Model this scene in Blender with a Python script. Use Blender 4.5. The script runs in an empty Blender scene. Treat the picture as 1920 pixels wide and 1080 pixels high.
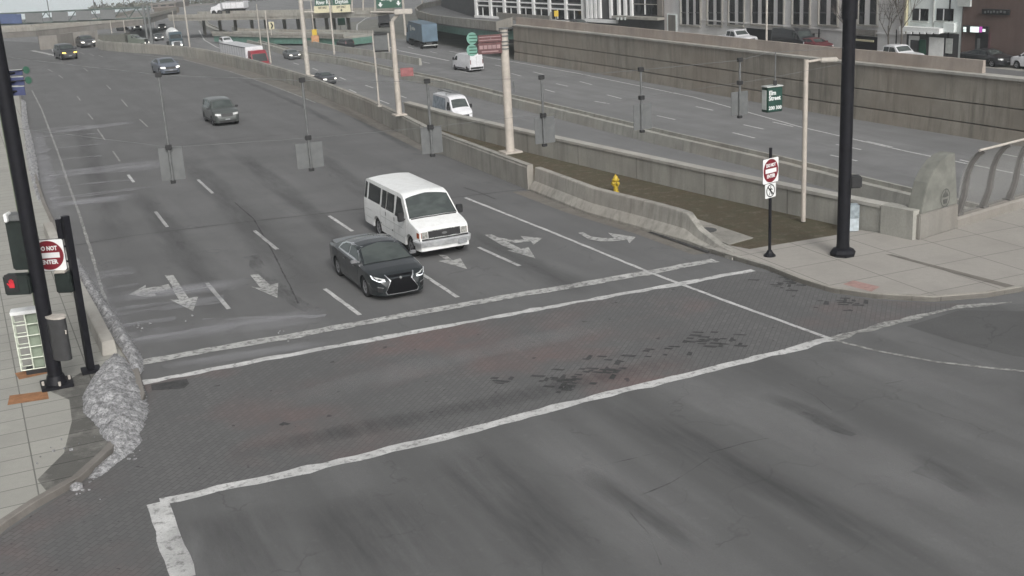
import bpy, bmesh, math, random
from mathutils import Vector, Matrix, noise
from mathutils.bvhtree import BVHTree
random.seed(7)
SC = bpy.context.scene
COL = SC.collection
# ------------------------------------------------------------------ camera (calibrated from the photograph's verticals and lane markings)
FPX, CX, CY, CAMH = 2183.0, 960.0, 540.0, 10.6
NAD = (1370.0, 7750.0)
_d = Vector((NAD[0]-CX, NAD[1]-CY, FPX)).normalized()
UP = -_d
FW = (Vector((0, 0, 1)) - UP*UP.z).normalized()
RT = FW.cross(UP)
RM = Matrix((RT, FW, UP))           # image axes (x right, y down, z forward) -> world
CAM = Vector((0, 0, CAMH))
cam = bpy.data.objects.new('camera', bpy.data.cameras.new('camera'))
COL.objects.link(cam); SC.camera = cam
cam.data.sensor_width = 36.0; cam.data.lens = FPX/1920.0*36.0
cam.data.clip_start = 0.1; cam.data.clip_end = 9000
c0, c1, c2 = RM.col[0], -RM.col[1], -RM.col[2]
cam.matrix_world = Matrix(((c0[0], c1[0], c2[0], 0), (c0[1], c1[1], c2[1], 0), (c0[2], c1[2], c2[2], CAMH), (0, 0, 0, 1)))
# ------------------------------------------------------------------ overcast sky and weak wide sun
SUN_EL, SUN_AZ = math.radians(36), math.radians(165)
W = bpy.data.worlds.new('World'); SC.world = W; W.use_nodes = True
nt = W.node_tree; nt.nodes.clear()
sky = nt.nodes.new('ShaderNodeTexSky'); sky.sky_type = 'NISHITA'; sky.sun_disc = False
sky.sun_elevation = SUN_EL; sky.sun_rotation = SUN_AZ; sky.dust_density = 6.0; sky.air_density = 1.0
hs = nt.nodes.new('ShaderNodeHueSaturation'); hs.inputs['Saturation'].default_value = 0.14
bg = nt.nodes.new('ShaderNodeBackground'); bg.inputs['Strength'].default_value = 0.105
wo = nt.nodes.new('ShaderNodeOutputWorld')
nt.links.new(sky.outputs[0], hs.inputs['Color']); nt.links.new(hs.outputs[0], bg.inputs[0]); nt.links.new(bg.outputs[0], wo.inputs[0])
sl = bpy.data.lights.new('sun', 'SUN'); sl.energy = 1.5; sl.angle = math.radians(20); sl.color = (1, 0.98, 0.95)
so = bpy.data.objects.new('sun', sl); COL.objects.link(so)
so.rotation_euler = (math.pi/2-SUN_EL, 0, math.pi-SUN_AZ)
SC.view_settings.view_transform = 'Standard'; SC.view_settings.look = 'None'
SC.view_settings.exposure = 0.33; SC.view_settings.gamma = 1.0
# ------------------------------------------------------------------ geometry helpers
def ray(px, py):
    return RM @ Vector((px-CX, py-CY, FPX))
def G(px, py, z=0.0):                       # where the ground plane at height z is seen at this place
    v = ray(px, py); t = (z-CAMH)/v.z
    return Vector((v.x*t, v.y*t, z))
def PL(px, py, A, B):                       # point of the upright plane through A and B
    v = ray(px, py); n = Vector((-(B.y-A.y), B.x-A.x, 0))
    t = (A-CAM).dot(n)/v.dot(n)
    return CAM+v*t
def ZT(P, py):                              # height above P whose image row is py
    q = RM.transposed() @ (Vector((P.x, P.y, 0))-CAM); u = RM.transposed() @ Vector((0, 0, 1))
    k = (py-CY)/FPX
    return (k*q.z-q.y)/(u.y-k*u.z)
def AD(px, py, dep):
    return CAM+ray(px, py)*(dep/FPX)
LANE = math.radians(-65.5); LD = Vector((math.cos(LANE), math.sin(LANE), 0)); XD = Vector((-LD.y, LD.x, 0))
HZ, NZ = -6.0, -2.6                         # highway and north street levels

class MB:
    def __init__(s): s.bm = bmesh.new()
    def poly(s, pts):
        vs = [s.bm.verts.new(p) for p in pts]
        try: return s.bm.faces.new(vs)
        except ValueError: return None
    def box(s, c, size, rz=0.0, M=None):
        hx, hy, hz = size[0]/2, size[1]/2, size[2]/2
        T = M if M is not None else Matrix.Translation(Vector(c)) @ Matrix.Rotation(rz, 4, 'Z')
        v = [s.bm.verts.new(T @ Vector((x, y, z))) for z in (-hz, hz) for x, y in ((-hx, -hy), (hx, -hy), (hx, hy), (-hx, hy))]
        for f in ((3, 2, 1, 0), (4, 5, 6, 7), (0, 1, 5, 4), (1, 2, 6, 5), (2, 3, 7, 6), (3, 0, 4, 7)):
            s.bm.faces.new([v[i] for i in f])
        return s
    def prism(s, pts, z0, z1):
        lo = [s.bm.verts.new((p[0], p[1], z0)) for p in pts]; hi = [s.bm.verts.new((p[0], p[1], z1)) for p in pts]
        n = len(pts)
        for i in range(n): s.bm.faces.new((lo[i], lo[(i+1) % n], hi[(i+1) % n], hi[i]))
        s.bm.faces.new(hi); s.bm.faces.new(lo[::-1])
        return s
    def slab(s, pts3, thick):                # polygon of 3d points pushed along -its normal
        n = Vector((0, 0, 0)); k = len(pts3)
        for i in range(k): n += Vector(pts3[i]).cross(Vector(pts3[(i+1) % k]))
        n.normalize()
        a = [s.bm.verts.new(p) for p in pts3]; b = [s.bm.verts.new(Vector(p)-n*thick) for p in pts3]
        s.bm.faces.new(a); s.bm.faces.new(b[::-1])
        for i in range(k): s.bm.faces.new((a[i], b[i], b[(i+1) % k], a[(i+1) % k]))
        return s
    def tube(s, path, r, seg=8, r1=None, up=Vector((0, 0, 1))):
        path = [Vector(p) for p in path]; n = len(path); rings = []
        for i, p in enumerate(path):
            d = (path[min(i+1, n-1)]-path[max(i-1, 0)]).normalized()
            a = d.cross(up)
            if a.length < 1e-3: a = d.cross(Vector((1, 0, 0)))
            a.normalize(); b = d.cross(a)
            rr = r if r1 is None else r+(r1-r)*i/(n-1)
            rings.append([s.bm.verts.new(p+(a*math.cos(t)+b*math.sin(t))*rr) for t in [2*math.pi*j/seg for j in range(seg)]])
        for i in range(n-1):
            for j in range(seg):
                s.bm.faces.new((rings[i][j], rings[i][(j+1) % seg], rings[i+1][(j+1) % seg], rings[i+1][j]))
        s.bm.faces.new(rings[0][::-1]); s.bm.faces.new(rings[-1])
        return s
    def lathe(s, prof, M=None, seg=20):      # prof: (radius, height)
        M = M or Matrix(); rings = []
        for r, z in prof:
            if r < 1e-5: rings.append([s.bm.verts.new(M @ Vector((0, 0, z)))])
            else: rings.append([s.bm.verts.new(M @ Vector((r*math.cos(2*math.pi*j/seg), r*math.sin(2*math.pi*j/seg), z))) for j in range(seg)])
        for a, b in zip(rings, rings[1:]):
            for j in range(seg):
                k = (j+1) % seg
                if len(a) == 1 and len(b) == 1: continue
                if len(a) == 1: s.bm.faces.new((a[0], b[k], b[j]))
                elif len(b) == 1: s.bm.faces.new((a[j], a[k], b[0]))
                else: s.bm.faces.new((a[j], a[k], b[k], b[j]))
        if len(rings[0]) > 1: s.bm.faces.new(rings[0][::-1])
        if len(rings[-1]) > 1: s.bm.faces.new(rings[-1])
        return s
    def sweep(s, path, prof, closed=True):   # prof (n,z): n to the right of travel
        path = [Vector(p) for p in path]; n = len(path); rings = []
        for i, p in enumerate(path):
            d0 = (path[i]-path[i-1]) if i else (path[1]-path[0]); d1 = (path[i+1]-path[i]) if i < n-1 else d0
            d0 = Vector((d0.x, d0.y, 0)).normalized(); d1 = Vector((d1.x, d1.y, 0)).normalized()
            d = (d0+d1).normalized(); m = Vector((d.y, -d.x, 0)); k = 1/max(0.5, d.dot(d1))
            rings.append([s.bm.verts.new(p+m*(a*k)+Vector((0, 0, z))) for a, z in prof])
        q = len(prof)
        for i in range(n-1):
            for j in range(q if closed else q-1):
                s.bm.faces.new((rings[i][j], rings[i+1][j], rings[i+1][(j+1) % q], rings[i][(j+1) % q]))
        if closed: s.bm.faces.new(rings[0]); s.bm.faces.new(rings[-1][::-1])
        return s
    def build(s, name, mat, parent=None, world=False, smooth=0, bevel=0.0, recalc=True):
        bm = s.bm
        if recalc: bmesh.ops.recalc_face_normals(bm, faces=bm.faces)
        if bevel > 0:
            eds = [e for e in bm.edges if len(e.link_faces) == 2 and e.calc_face_angle(0) > 0.5]
            if eds: bmesh.ops.bevel(bm, geom=eds, offset=bevel, segments=2, affect='EDGES', clamp_overlap=True)
        if world and parent is not None:
            M = Matrix.Translation(parent.location) @ parent.rotation_euler.to_matrix().to_4x4()
            bmesh.ops.transform(bm, matrix=M.inverted(), verts=bm.verts)
        me = bpy.data.meshes.new(name); bm.to_mesh(me); bm.free()
        if smooth:
            for p in me.polygons: p.use_smooth = True
            me.set_sharp_from_angle(angle=math.radians(smooth))
        me.materials.append(mat)
        o = bpy.data.objects.new(name, me); COL.objects.link(o)
        if parent is not None: o.parent = parent
        return o
def tag(o, label, cat, group=None, kind=None):
    if label: o['label'] = label
    if cat: o['category'] = cat
    if group: o['group'] = group
    if kind: o['kind'] = kind
    return o
def thing(name, label, cat, loc=(0, 0, 0), rz=0.0, group=None):
    o = bpy.data.objects.new(name, None); COL.objects.link(o); o.location = loc; o.rotation_euler = (0, 0, rz)
    o.empty_display_size = 0.3
    return tag(o, label, cat, group)
def struct(o): o['kind'] = 'structure'; return o
def text(s, size, M, mat, parent, name='lettering', ext=0.004, align='CENTER', world=False, bold=0.0, width=None):
    cu = bpy.data.curves.new('t', 'FONT'); cu.body = s; cu.size = size; cu.extrude = ext; cu.align_x = align; cu.align_y = 'CENTER'; cu.offset = bold
    cu.resolution_u = 2
    to = bpy.data.objects.new('t', cu); COL.objects.link(to)
    dg = bpy.context.evaluated_depsgraph_get(); me = bpy.data.meshes.new_from_object(to.evaluated_get(dg))
    bpy.data.objects.remove(to)
    if width:
        xs = [v.co.x for v in me.vertices]; k = width/max(1e-6, max(xs)-min(xs))
        me.transform(Matrix.Diagonal((k, 1, 1, 1)))
    if world and parent is not None:
        M = (Matrix.Translation(parent.location) @ parent.rotation_euler.to_matrix().to_4x4()).inverted() @ M
    me.transform(M); me.materials.clear(); me.materials.append(mat)
    o = bpy.data.objects.new(name, me); COL.objects.link(o); o.parent = parent
    return o
def frame(origin, xd, up=Vector((0, 0, 1))):   # matrix: local x along xd, local y up, local z outward
    x = Vector(xd).normalized(); z = x.cross(up).normalized(); y = z.cross(x)
    return Matrix(((x.x, y.x, z.x, origin[0]), (x.y, y.y, z.y, origin[1]), (x.z, y.z, z.z, origin[2]), (0, 0, 0, 1)))
# ------------------------------------------------------------------ materials
def srgb(c):
    if isinstance(c, (int, float)): c = (c, c, c)
    return tuple(((v/12.92) if v <= 0.04045 else ((v+0.055)/1.055)**2.4) for v in c)+(1,)
def lin(c):
    if isinstance(c, (int, float)): c = (c, c, c)
    return tuple(c)+(1,)
class NT:
    def __init__(s, name):
        s.m = bpy.data.materials.new(name); s.m.use_nodes = True; s.t = s.m.node_tree
        s.b = s.t.nodes['Principled BSDF']; s.o = s.t.nodes['Material Output']
        s.tc = s.t.nodes.new('ShaderNodeTexCoord'); s._map = {}
    def n(s, typ, **kw):
        o = s.t.nodes.new(typ)
        for k, v in kw.items():
            if k in o.inputs.keys() if hasattr(o.inputs, 'keys') else False: o.inputs[k].default_value = v
            else: setattr(o, k, v)
        return o
    def l(s, a, b): s.t.links.new(a, b)
    def pos(s, rz=0.0, scale=(1, 1, 1), world=True):
        g = s.t.nodes.new('ShaderNodeNewGeometry') if world else s.tc
        mp = s.t.nodes.new('ShaderNodeMapping'); mp.vector_type = 'POINT'
        r = s.t.nodes.new('ShaderNodeMapping'); r.inputs['Rotation'].default_value = (0, 0, rz)
        s.l(g.outputs['Position'] if world else g.outputs['Object'], r.inputs[0]); s.l(r.outputs[0], mp.inputs[0]); mp.inputs['Scale'].default_value = scale
        return mp.outputs[0]
    def noise(s, vec, scale, detail=4, rough=0.6, lo=0.35, hi=0.65):
        n = s.t.nodes.new('ShaderNodeTexNoise'); n.inputs['Scale'].default_value = scale; n.inputs['Detail'].default_value = detail
        n.inputs['Roughness'].default_value = rough; s.l(vec, n.inputs['Vector'])
        r = s.t.nodes.new('ShaderNodeMapRange'); r.inputs[1].default_value = lo; r.inputs[2].default_value = hi
        s.l(n.outputs[0], r.inputs[0]); return r.outputs[0]
    def mix(s, fac, a, b, typ='MIX'):
        m = s.t.nodes.new('ShaderNodeMix'); m.data_type = 'RGBA'; m.blend_type = typ
        for v, i in ((fac, 0), (a, 6), (b, 7)):
            if hasattr(v, 'is_output') or isinstance(v, bpy.types.NodeSocket): s.l(v, m.inputs[i])
            else: m.inputs[i].default_value = v
        return m.outputs[2]
    def math(s, op, a, b):
        m = s.t.nodes.new('ShaderNodeMath'); m.operation = op
        for v, i in ((a, 0), (b, 1)):
            if isinstance(v, bpy.types.NodeSocket): s.l(v, m.inputs[i])
            else: m.inputs[i].default_value = v
        return m.outputs[0]
    def bump(s, h, st=0.3, dist=0.01):
        b = s.t.nodes.new('ShaderNodeBump'); b.inputs['Strength'].default_value = st; b.inputs['Distance'].default_value = dist
        s.l(h, b.inputs['Height']); s.l(b.outputs[0], s.b.inputs['Normal'])
    def fin(s, col=None, rough=0.6, metal=0.0, **kw):
        if col is not None:
            if isinstance(col, bpy.types.NodeSocket): s.l(col, s.b.inputs['Base Color'])
            else: s.b.inputs['Base Color'].default_value = col
        if isinstance(rough, bpy.types.NodeSocket): s.l(rough, s.b.inputs['Roughness'])
        else: s.b.inputs['Roughness'].default_value = rough
        s.b.inputs['Metallic'].default_value = metal
        for k, v in kw.items(): s.b.inputs[k.replace('_', ' ')].default_value = v
        return s.m
def simple(name, c, rough=0.6, metal=0.0, var=0.12, scale=3.0, **kw):
    t = NT(name); c = lin(c); v = t.noise(t.pos(), scale)
    d = tuple(x*(1-var) for x in c[:3])+(1,); e = tuple(min(1, x*(1+var)) for x in c[:3])+(1,)
    return t.fin(t.mix(v, d, e), rough, metal, **kw)
def m_asphalt(name, base, dark=0.7, light=1.25, crack=True, streak=0.5, rough=0.9):
    t = NT(name); p = t.pos(); s = t.pos(-LANE, (0.05, 1, 1)); s2 = t.pos(-LANE, (0.18, 1, 1))
    a = t.noise(p, 0.35, 5, 0.55); st = t.noise(s, 0.55, 4, 0.55, 0.38, 0.62); f = t.noise(p, 22, 3, 0.7, 0.25, 0.75)
    b = lin(base) if not isinstance(base, tuple) else base+(1,)
    sc = lambda k: tuple(x*k for x in b[:3])+(1,)
    c = t.mix(a, sc(0.86), sc(1.14)); c = t.mix(t.math('MULTIPLY', t.noise(p, 0.07, 3, 0.5, 0.4, 0.62), 0.5), c, sc(1.22)); c = t.mix(t.noise(p, 60, 2, 0.6, 0.35, 0.65), c, t.mix(1.0, c, (.82, .82, .82, 1), 'MULTIPLY'))
    c = t.mix(t.math('MULTIPLY', st, streak), c, sc(dark))
    c = t.mix(t.math('MULTIPLY', t.noise(s2, 0.9, 3, 0.5, 0.55, 0.8), 0.5), c, sc(light))
    blot = t.noise(s2, 0.55, 5, 0.6, 0.60, 0.74); c = t.mix(t.math('MULTIPLY', blot, 0.42), c, sc(0.55))
    c = t.mix(t.math('MULTIPLY', f, 0.42), c, sc(0.66)); c = t.mix(t.math('MULTIPLY', t.noise(p, 2.6, 6, 0.75, 0.52, 0.7), 0.30), c, sc(0.74)); c = t.mix(t.math('MULTIPLY', t.noise(p, 5.5, 4, 0.7, 0.60, 0.75), 0.35), c, sc(1.3))
    if crack:
        v = t.t.nodes.new('ShaderNodeTexVoronoi'); v.feature = 'DISTANCE_TO_EDGE'; v.inputs['Scale'].default_value = 0.42
        wn = t.t.nodes.new('ShaderNodeTexNoise'); wn.inputs['Scale'].default_value = 1.4; wn.inputs['Detail'].default_value = 5; t.l(p, wn.inputs['Vector'])
        vm = t.t.nodes.new('ShaderNodeVectorMath'); vm.operation = 'MULTIPLY_ADD'; vm.inputs[1].default_value = (1.3, 1.3, 0); t.l(wn.outputs[1], vm.inputs[0]); t.l(p, vm.inputs[2]); t.l(vm.outputs[0], v.inputs['Vector'])
        r = t.t.nodes.new('ShaderNodeMapRange'); r.inputs[1].default_value = 0.004; r.inputs[2].default_value = 0.014; r.inputs[3].default_value = 1; r.inputs[4].default_value = 0; t.l(v.outputs[0], r.inputs[0])
        k = t.math('MULTIPLY', r.outputs[0], t.noise(p, 0.6, 2, 0.5, 0.48, 0.62)); c = t.mix(t.math('MULTIPLY', k, 0.4), c, sc(0.45))
    t.bump(f, 0.25, 0.01)
    return t.fin(c, rough, Specular_IOR_Level=0.25)
def m_concrete(name, base, stain=0.5, rough=0.85, vert=True, sc_=1.0):
    t = NT(name); p = t.pos(); b = base+(1,); k = lambda f: tuple(x*f for x in base)+(1,)
    c = t.mix(t.noise(p, 0.4*sc_, 5), k(0.82), k(1.15)); c = t.mix(t.math('MULTIPLY', t.noise(p, 14, 3), 0.3), c, k(0.7))
    q = t.pos(0, (1, 1, 0.12 if vert else 1)); c = t.mix(t.math('MULTIPLY', t.noise(q, 1.3*sc_, 5, 0.65, 0.48, 0.72), stain), c, k(0.48))
    c = t.mix(t.math('MULTIPLY', t.noise(p, 0.13, 3, 0.5, 0.45, 0.65), 0.35), c, (base[0]*0.98, base[1]*0.88, base[2]*0.83, 1))
    t.bump(t.noise(p, 9, 4), 0.2, 0.01)
    return t.fin(c, rough)
def m_paint(name, c, under, wear=0.5):
    t = NT(name); p = t.pos(); w = t.noise(p, 5.0, 6, 0.7, 0.62-0.25*wear, 0.72-0.18*wear); w2 = t.noise(p, 28, 3, 0.7, 0.45, 0.7)
    col = t.mix(t.noise(p, 1.2, 4), tuple(x*0.72 for x in c)+(1,), c+(1,)); col = t.mix(t.math('MULTIPLY', w2, 0.35), col, under+(1,)); col = t.mix(w, col, under+(1,))
    return t.fin(col, 0.75)
def m_car(name, c, rough=0.28, metal=0.0, coat=0.6):
    t = NT(name); p = t.pos(); k = lambda f: tuple(x*f for x in c)+(1,)
    col = t.mix(t.math('MULTIPLY', t.noise(p, 2.2, 5), 0.15), c+(1,), (0.5*c[0]+0.06, 0.5*c[1]+0.058, 0.5*c[2]+0.055, 1)) if max(c) < 0.3 else t.mix(t.noise(p, 2.2, 5), k(0.86), k(1.0))
    return t.fin(col, rough, metal, Coat_Weight=coat, Coat_Roughness=0.12)
def emit(name, c, s):
    t = NT(name); t.b.inputs['Emission Color'].default_value = c+(1,); t.b.inputs['Emission Strength'].default_value = s
    return t.fin(c+(1,), 0.4)

ASPH = 0.105
M = {}
M['asph'] = m_asphalt('asphalt_street', 0.150)
M['asph_x'] = m_asphalt('asphalt_crossing', 0.140, dark=0.6, streak=0.75)
M['asph_h'] = m_asphalt('asphalt_highway', 0.20, crack=False, streak=0.6)
M['terrain'] = m_concrete('terrain_ground', (0.17, 0.17, 0.15), 0.3, vert=False)
M['conc'] = m_concrete('wall_concrete', (0.315, 0.31, 0.28), 0.7)
M['conc_w'] = m_concrete('barrier_concrete', (0.30, 0.29, 0.26), 0.7, sc_=1.6)
M['conc_l'] = m_concrete('pale_concrete', (0.365, 0.355, 0.325), 0.45)
M['conc_d'] = m_concrete('dark_concrete', (0.19, 0.18, 0.165), 0.6)
M['steel'] = simple('galvanised_pole', (0.42, 0.39, 0.35), 0.5, 0.0, 0.15, 4)
M['beige'] = simple('weathered_pole', (0.42, 0.38, 0.335), 0.6, 0.0, 0.12, 3)
M['alu'] = simple('aluminium_panel', (0.135, 0.14, 0.14), 0.5, 0.2, 0.1, 4)
M['alu_d'] = simple('aluminium_rod', (0.15, 0.155, 0.155), 0.5, 0.3, 0.15, 9)
M['black'] = simple('black_pole_paint', (0.006, 0.006, 0.009), 0.55, 0.0, 0.3, 6, Specular_IOR_Level=0.3)
M['blackg'] = simple('dark_green_housing', (0.012, 0.018, 0.016), 0.5, 0.0, 0.25, 6)
M['rubber'] = simple('tyre_rubber', (0.015, 0.015, 0.015), 0.85, 0, 0.2, 10)
M['rim'] = simple('wheel_rim', (0.32, 0.32, 0.33), 0.35, 0.7, 0.15, 10)
M['rim_d'] = simple('steel_rim', (0.12, 0.12, 0.12), 0.5, 0.4, 0.2, 10)
M['plastic'] = simple('black_plastic', (0.018, 0.018, 0.019), 0.55, 0, 0.2, 8)
M['glass'] = NT('dark_glass').fin(lin((0.018, 0.022, 0.022)), 0.08, Specular_IOR_Level=0.7)
gg = NT('windscreen_glass'); M['glass_g'] = gg.fin(gg.mix(gg.noise(gg.pos(0, (1, 1, 2.5)), 1.6, 3, .5, .42, .62), (0.048, 0.056, 0.055, 1), (0.068, 0.079, 0.075, 1)), 0.09, Specular_IOR_Level=0.6)  # mottled tones paint a soft reflection into the windscreen colour
M['chrome'] = simple('bright_chrome', (0.75, 0.76, 0.77), 0.18, 0.9, 0.08, 10)
M['lens'] = simple('dull_lens', (0.30, 0.30, 0.28), 0.15, 0.1, 0.35, 14)
M['lamp'] = simple('lamp_lens', (0.55, 0.56, 0.55), 0.15, 0.2, 0.2, 14)
M['lamp_on'] = emit('lit_headlamp', (1.0, 0.97, 0.9), 1.3)
M['lamp_drl'] = emit('running_light', (0.9, 0.93, 0.97), 0.55)
M['lamp_am'] = emit('amber_lit_lamp', (1.0, 0.66, 0.14), 1.4)
M['amber'] = simple('amber_lens', (0.28, 0.06, 0.02), 0.25, 0, 0.2, 14)
M['red'] = simple('red_lens', (0.11, 0.012, 0.012), 0.3, 0, 0.2, 14)
M['white'] = simple('white_paint', (0.74, 0.75, 0.74), 0.5, 0, 0.06, 3)
M['whited'] = simple('dull_white_paint', (0.46, 0.48, 0.46), 0.6, 0, 0.12, 3)
M['signred'] = simple('sign_red', (0.17, 0.010, 0.020), 0.5, 0, 0.12, 8)
M['signgreen'] = simple('sign_green', (0.025, 0.085, 0.055), 0.5, 0, 0.15, 6)
M['signbrown'] = simple('sign_brown', (0.11, 0.05, 0.05), 0.6, 0, 0.2, 5)
M['signyellow'] = simple('sign_yellow', (0.55, 0.38, 0.04), 0.5, 0, 0.1, 6)
M['signcream'] = simple('sign_cream_yellow', (0.56, 0.52, 0.36), 0.5, 0, 0.1, 6)
M['paintw'] = m_paint('road_paint', (0.49, 0.49, 0.475), (0.15, 0.15, 0.145), 0.62)
M['paintl'] = m_paint('fresh_road_paint', (0.58, 0.58, 0.57), (0.2, 0.2, 0.195), 0.42)
M['paintd'] = m_paint('worn_road_paint', (0.38, 0.38, 0.36), (0.13, 0.13, 0.125), 0.75)
M['tar'] = simple('tar_seam', (0.045, 0.045, 0.045), 0.9, 0, 0.3, 6)
M['plate'] = simple('number_plate', (0.25, 0.26, 0.27), 0.5, 0, 0.2, 30)
# ------------------------------------------------------------------ more ground materials
def m_brick():
    t = NT('crossing_bricks'); p = t.pos(-LANE+math.radians(45)); b = t.t.nodes.new('ShaderNodeTexBrick')
    b.inputs['Scale'].default_value = 1.0; b.inputs['Brick Width'].default_value = 0.26; b.inputs['Row Height'].default_value = 0.13
    b.inputs['Mortar Size'].default_value = 0.012; b.inputs['Mortar Smooth'].default_value = 0.3; b.inputs['Color1'].default_value = (0.122, 0.120, 0.119, 1); b.inputs['Color2'].default_value = (0.100, 0.099, 0.099, 1)
    b.inputs['Mortar'].default_value = (0.074, 0.073, 0.073, 1); t.l(p, b.inputs['Vector'])
    w = t.pos(); red = t.noise(w, 0.22, 3, 0.5, 0.48, 0.62)
    c = t.mix(t.math('MULTIPLY', red, 0.38), b.outputs[0], (0.17, 0.095, 0.085, 1))
    c = t.mix(t.math('MULTIPLY', t.noise(w, 0.9, 6, 0.7, 0.5, 0.66), 0.7), c, (0.10, 0.10, 0.10, 1))
    c = t.mix(t.math('MULTIPLY', t.noise(t.pos(-LANE, (0.12, 1, 1)), 0.5, 4, 0.6, 0.4, 0.65), 0.5), c, (0.085, 0.085, 0.085, 1))
    c = t.mix(t.math('MULTIPLY', t.noise(w, 3.2, 2, 0.5, 0.70, 0.73), 0.75), c, (0.03, 0.03, 0.03, 1))
    t.bump(b.outputs[1], 0.12, 0.006)
    return t.fin(c, 0.85)
M['brick'] = m_brick()
def m_pave(name, base, rz, w=1.5, h=1.5, wet=0.0):
    t = NT(name); p = t.pos(rz); b = t.t.nodes.new('ShaderNodeTexBrick'); b.offset = 0.0
    b.inputs['Scale'].default_value = 1.0; b.inputs['Brick Width'].default_value = w; b.inputs['Row Height'].default_value = h
    b.inputs['Mortar Size'].default_value = 0.016; b.inputs['Mortar Smooth'].default_value = 0.1
    k = lambda f: tuple(x*f for x in base)+(1,)
    b.inputs['Color1'].default_value = k(1.0); b.inputs['Color2'].default_value = k(0.9); b.inputs['Mortar'].default_value = k(0.38); t.l(p, b.inputs['Vector'])
    w_ = t.pos(); c = t.mix(t.math('MULTIPLY', t.noise(w_, 0.45, 5, 0.6, 0.5, 0.7), 0.35), b.outputs[0], k(0.62))
    c = t.mix(t.math('MULTIPLY', t.noise(w_, 6, 4, 0.7, 0.4, 0.7), 0.3), c, k(0.75))
    return t.fin(c, 0.85)
PAV = -math.radians(24.5)
M['pave_l'] = m_pave('sidewalk_slabs', (0.33, 0.325, 0.295), PAV, 1.75, 0.82)
M['pave_r'] = m_pave('corner_sidewalk', (0.315, 0.298, 0.272), PAV+math.radians(3), 1.9, 2.1)
def m_grass():
    t = NT('winter_grass'); p = t.pos(); c = t.mix(t.noise(p, .8, 6, .7, .4, .6), (.135, .105, .065, 1), (.115, .105, .062, 1)); c = t.mix(t.math('MULTIPLY', t.noise(p, 2.5, 5, .7, .52, .66), .7), c, (.22, .195, .15, 1))
    c = t.mix(t.math('MULTIPLY', t.noise(p, 25, 4, .8, .35, .6), .6), c, (.07, .058, .035, 1)); t.bump(t.noise(p, 18, 5, .8), .8, .05); return t.fin(c, .95)
M['grass'] = m_grass()
def m_snow():
    t = NT('dirty_snow'); p = t.pos(); c = t.mix(t.noise(p, 7.0, 8, 0.8, 0.38, 0.62), (0.17, 0.17, 0.175, 1), (0.60, 0.60, 0.61, 1))
    c = t.mix(t.math('MULTIPLY', t.noise(p, 16, 8, 0.85, 0.44, 0.6), 0.8), c, (0.10, 0.10, 0.10, 1)); t.bump(t.noise(p, 20, 6, 0.8), 0.6, 0.04)
    return t.fin(c, 0.9)
M['snow'] = m_snow()
def m_film(name, c, lo, hi, rot, sx, sc=2.0, mx=0.6):   # dry salt or damp film left on a surface, broken up by noise
    t = NT(name); p = t.pos(rot, (sx, 1, 1)); a = t.noise(p, sc, 6, 0.7, lo, hi)
    t.l(t.math('MULTIPLY', a, mx), t.b.inputs['Alpha']); return t.fin(c+(1,), 0.9)
M['salt'] = m_film('road_salt_film', (0.42, 0.42, 0.44), 0.42, 0.62, -math.radians(24), 0.12, 2.0, 0.36)
M['damp'] = m_film('damp_grit_film', (0.05, 0.048, 0.046), 0.2, 0.5, 0, 1, 1.1, 0.5)
M['stain'] = m_film('tyre_stain_film', (.035, .035, .037), .40, .7, -LANE, .3, 2.2, .35)
M['patch'] = m_asphalt('asphalt_patch', 0.10, streak=0.3)
M['gutter'] = m_concrete('gutter_grime', (0.165, 0.155, 0.138), 0.8, vert=False, sc_=2)

def area(name, pts, z, m, th=0.0, world=True):
    b = MB()
    if th: b.prism([(p.x, p.y) for p in pts], z-th, z)
    else: b.poly([(p.x, p.y, z) for p in pts])
    o = b.build(name, m)
    if not th and o.data.polygons[0].normal.z < 0: o.data.flip_normals()
    return struct(o)
def gp(l, z=0.0): return [G(x, y, z) for x, y in l]
# terrain sheet: flat at highway level, falling away far off, out to the horizon
def terrain():
    b = MB(); bm = b.bm; rs = [0, 120, 250, 330, 391, 460, 700, 1200, 2500, 6000]; seg = 64; rings = []
    for r in rs:
        z = HZ-0.02 if r <= 391 else 10.6-r*0.0425
        rings.append([bm.verts.new((0, 0, z))] if r == 0 else [bm.verts.new((r*math.cos(2*math.pi*i/seg), r*math.sin(2*math.pi*i/seg), z)) for i in range(seg)])
    for a, c in zip(rings, rings[1:]):
        for i in range(seg):
            k = (i+1) % seg
            bm.faces.new((a[0], c[i], c[k])) if len(a) == 1 else bm.faces.new((a[i], c[i], c[k], a[k]))
    return struct(b.build('terrain', M['terrain'], smooth=60))
terrain()
def sky_bank():                                    # pale overcast cloud bank standing beyond the terrain
    b = MB(); bm = b.bm; rings = []
    for z in (-420, -150, 40, 170):
        rings.append([bm.verts.new((5950*math.cos(2*math.pi*i/72), 5950*math.sin(2*math.pi*i/72), z)) for i in range(72)])
    for a, c in zip(rings, rings[1:]):
        for i in range(72): bm.faces.new((a[i], a[(i+1) % 72], c[(i+1) % 72], c[i]))
    t = NT('overcast_sky'); n = t.noise(t.pos(), .0012, 3, .5, .4, .6); t.l(t.mix(n, (.50, .58, .58, 1), (.58, .63, .64, 1)), t.b.inputs['Emission Color'])
    t.b.inputs['Emission Strength'].default_value = 1.2; return struct(b.build('sky', t.fin((0, 0, 0, 1), 1.0), smooth=60))
sky_bank()
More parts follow.
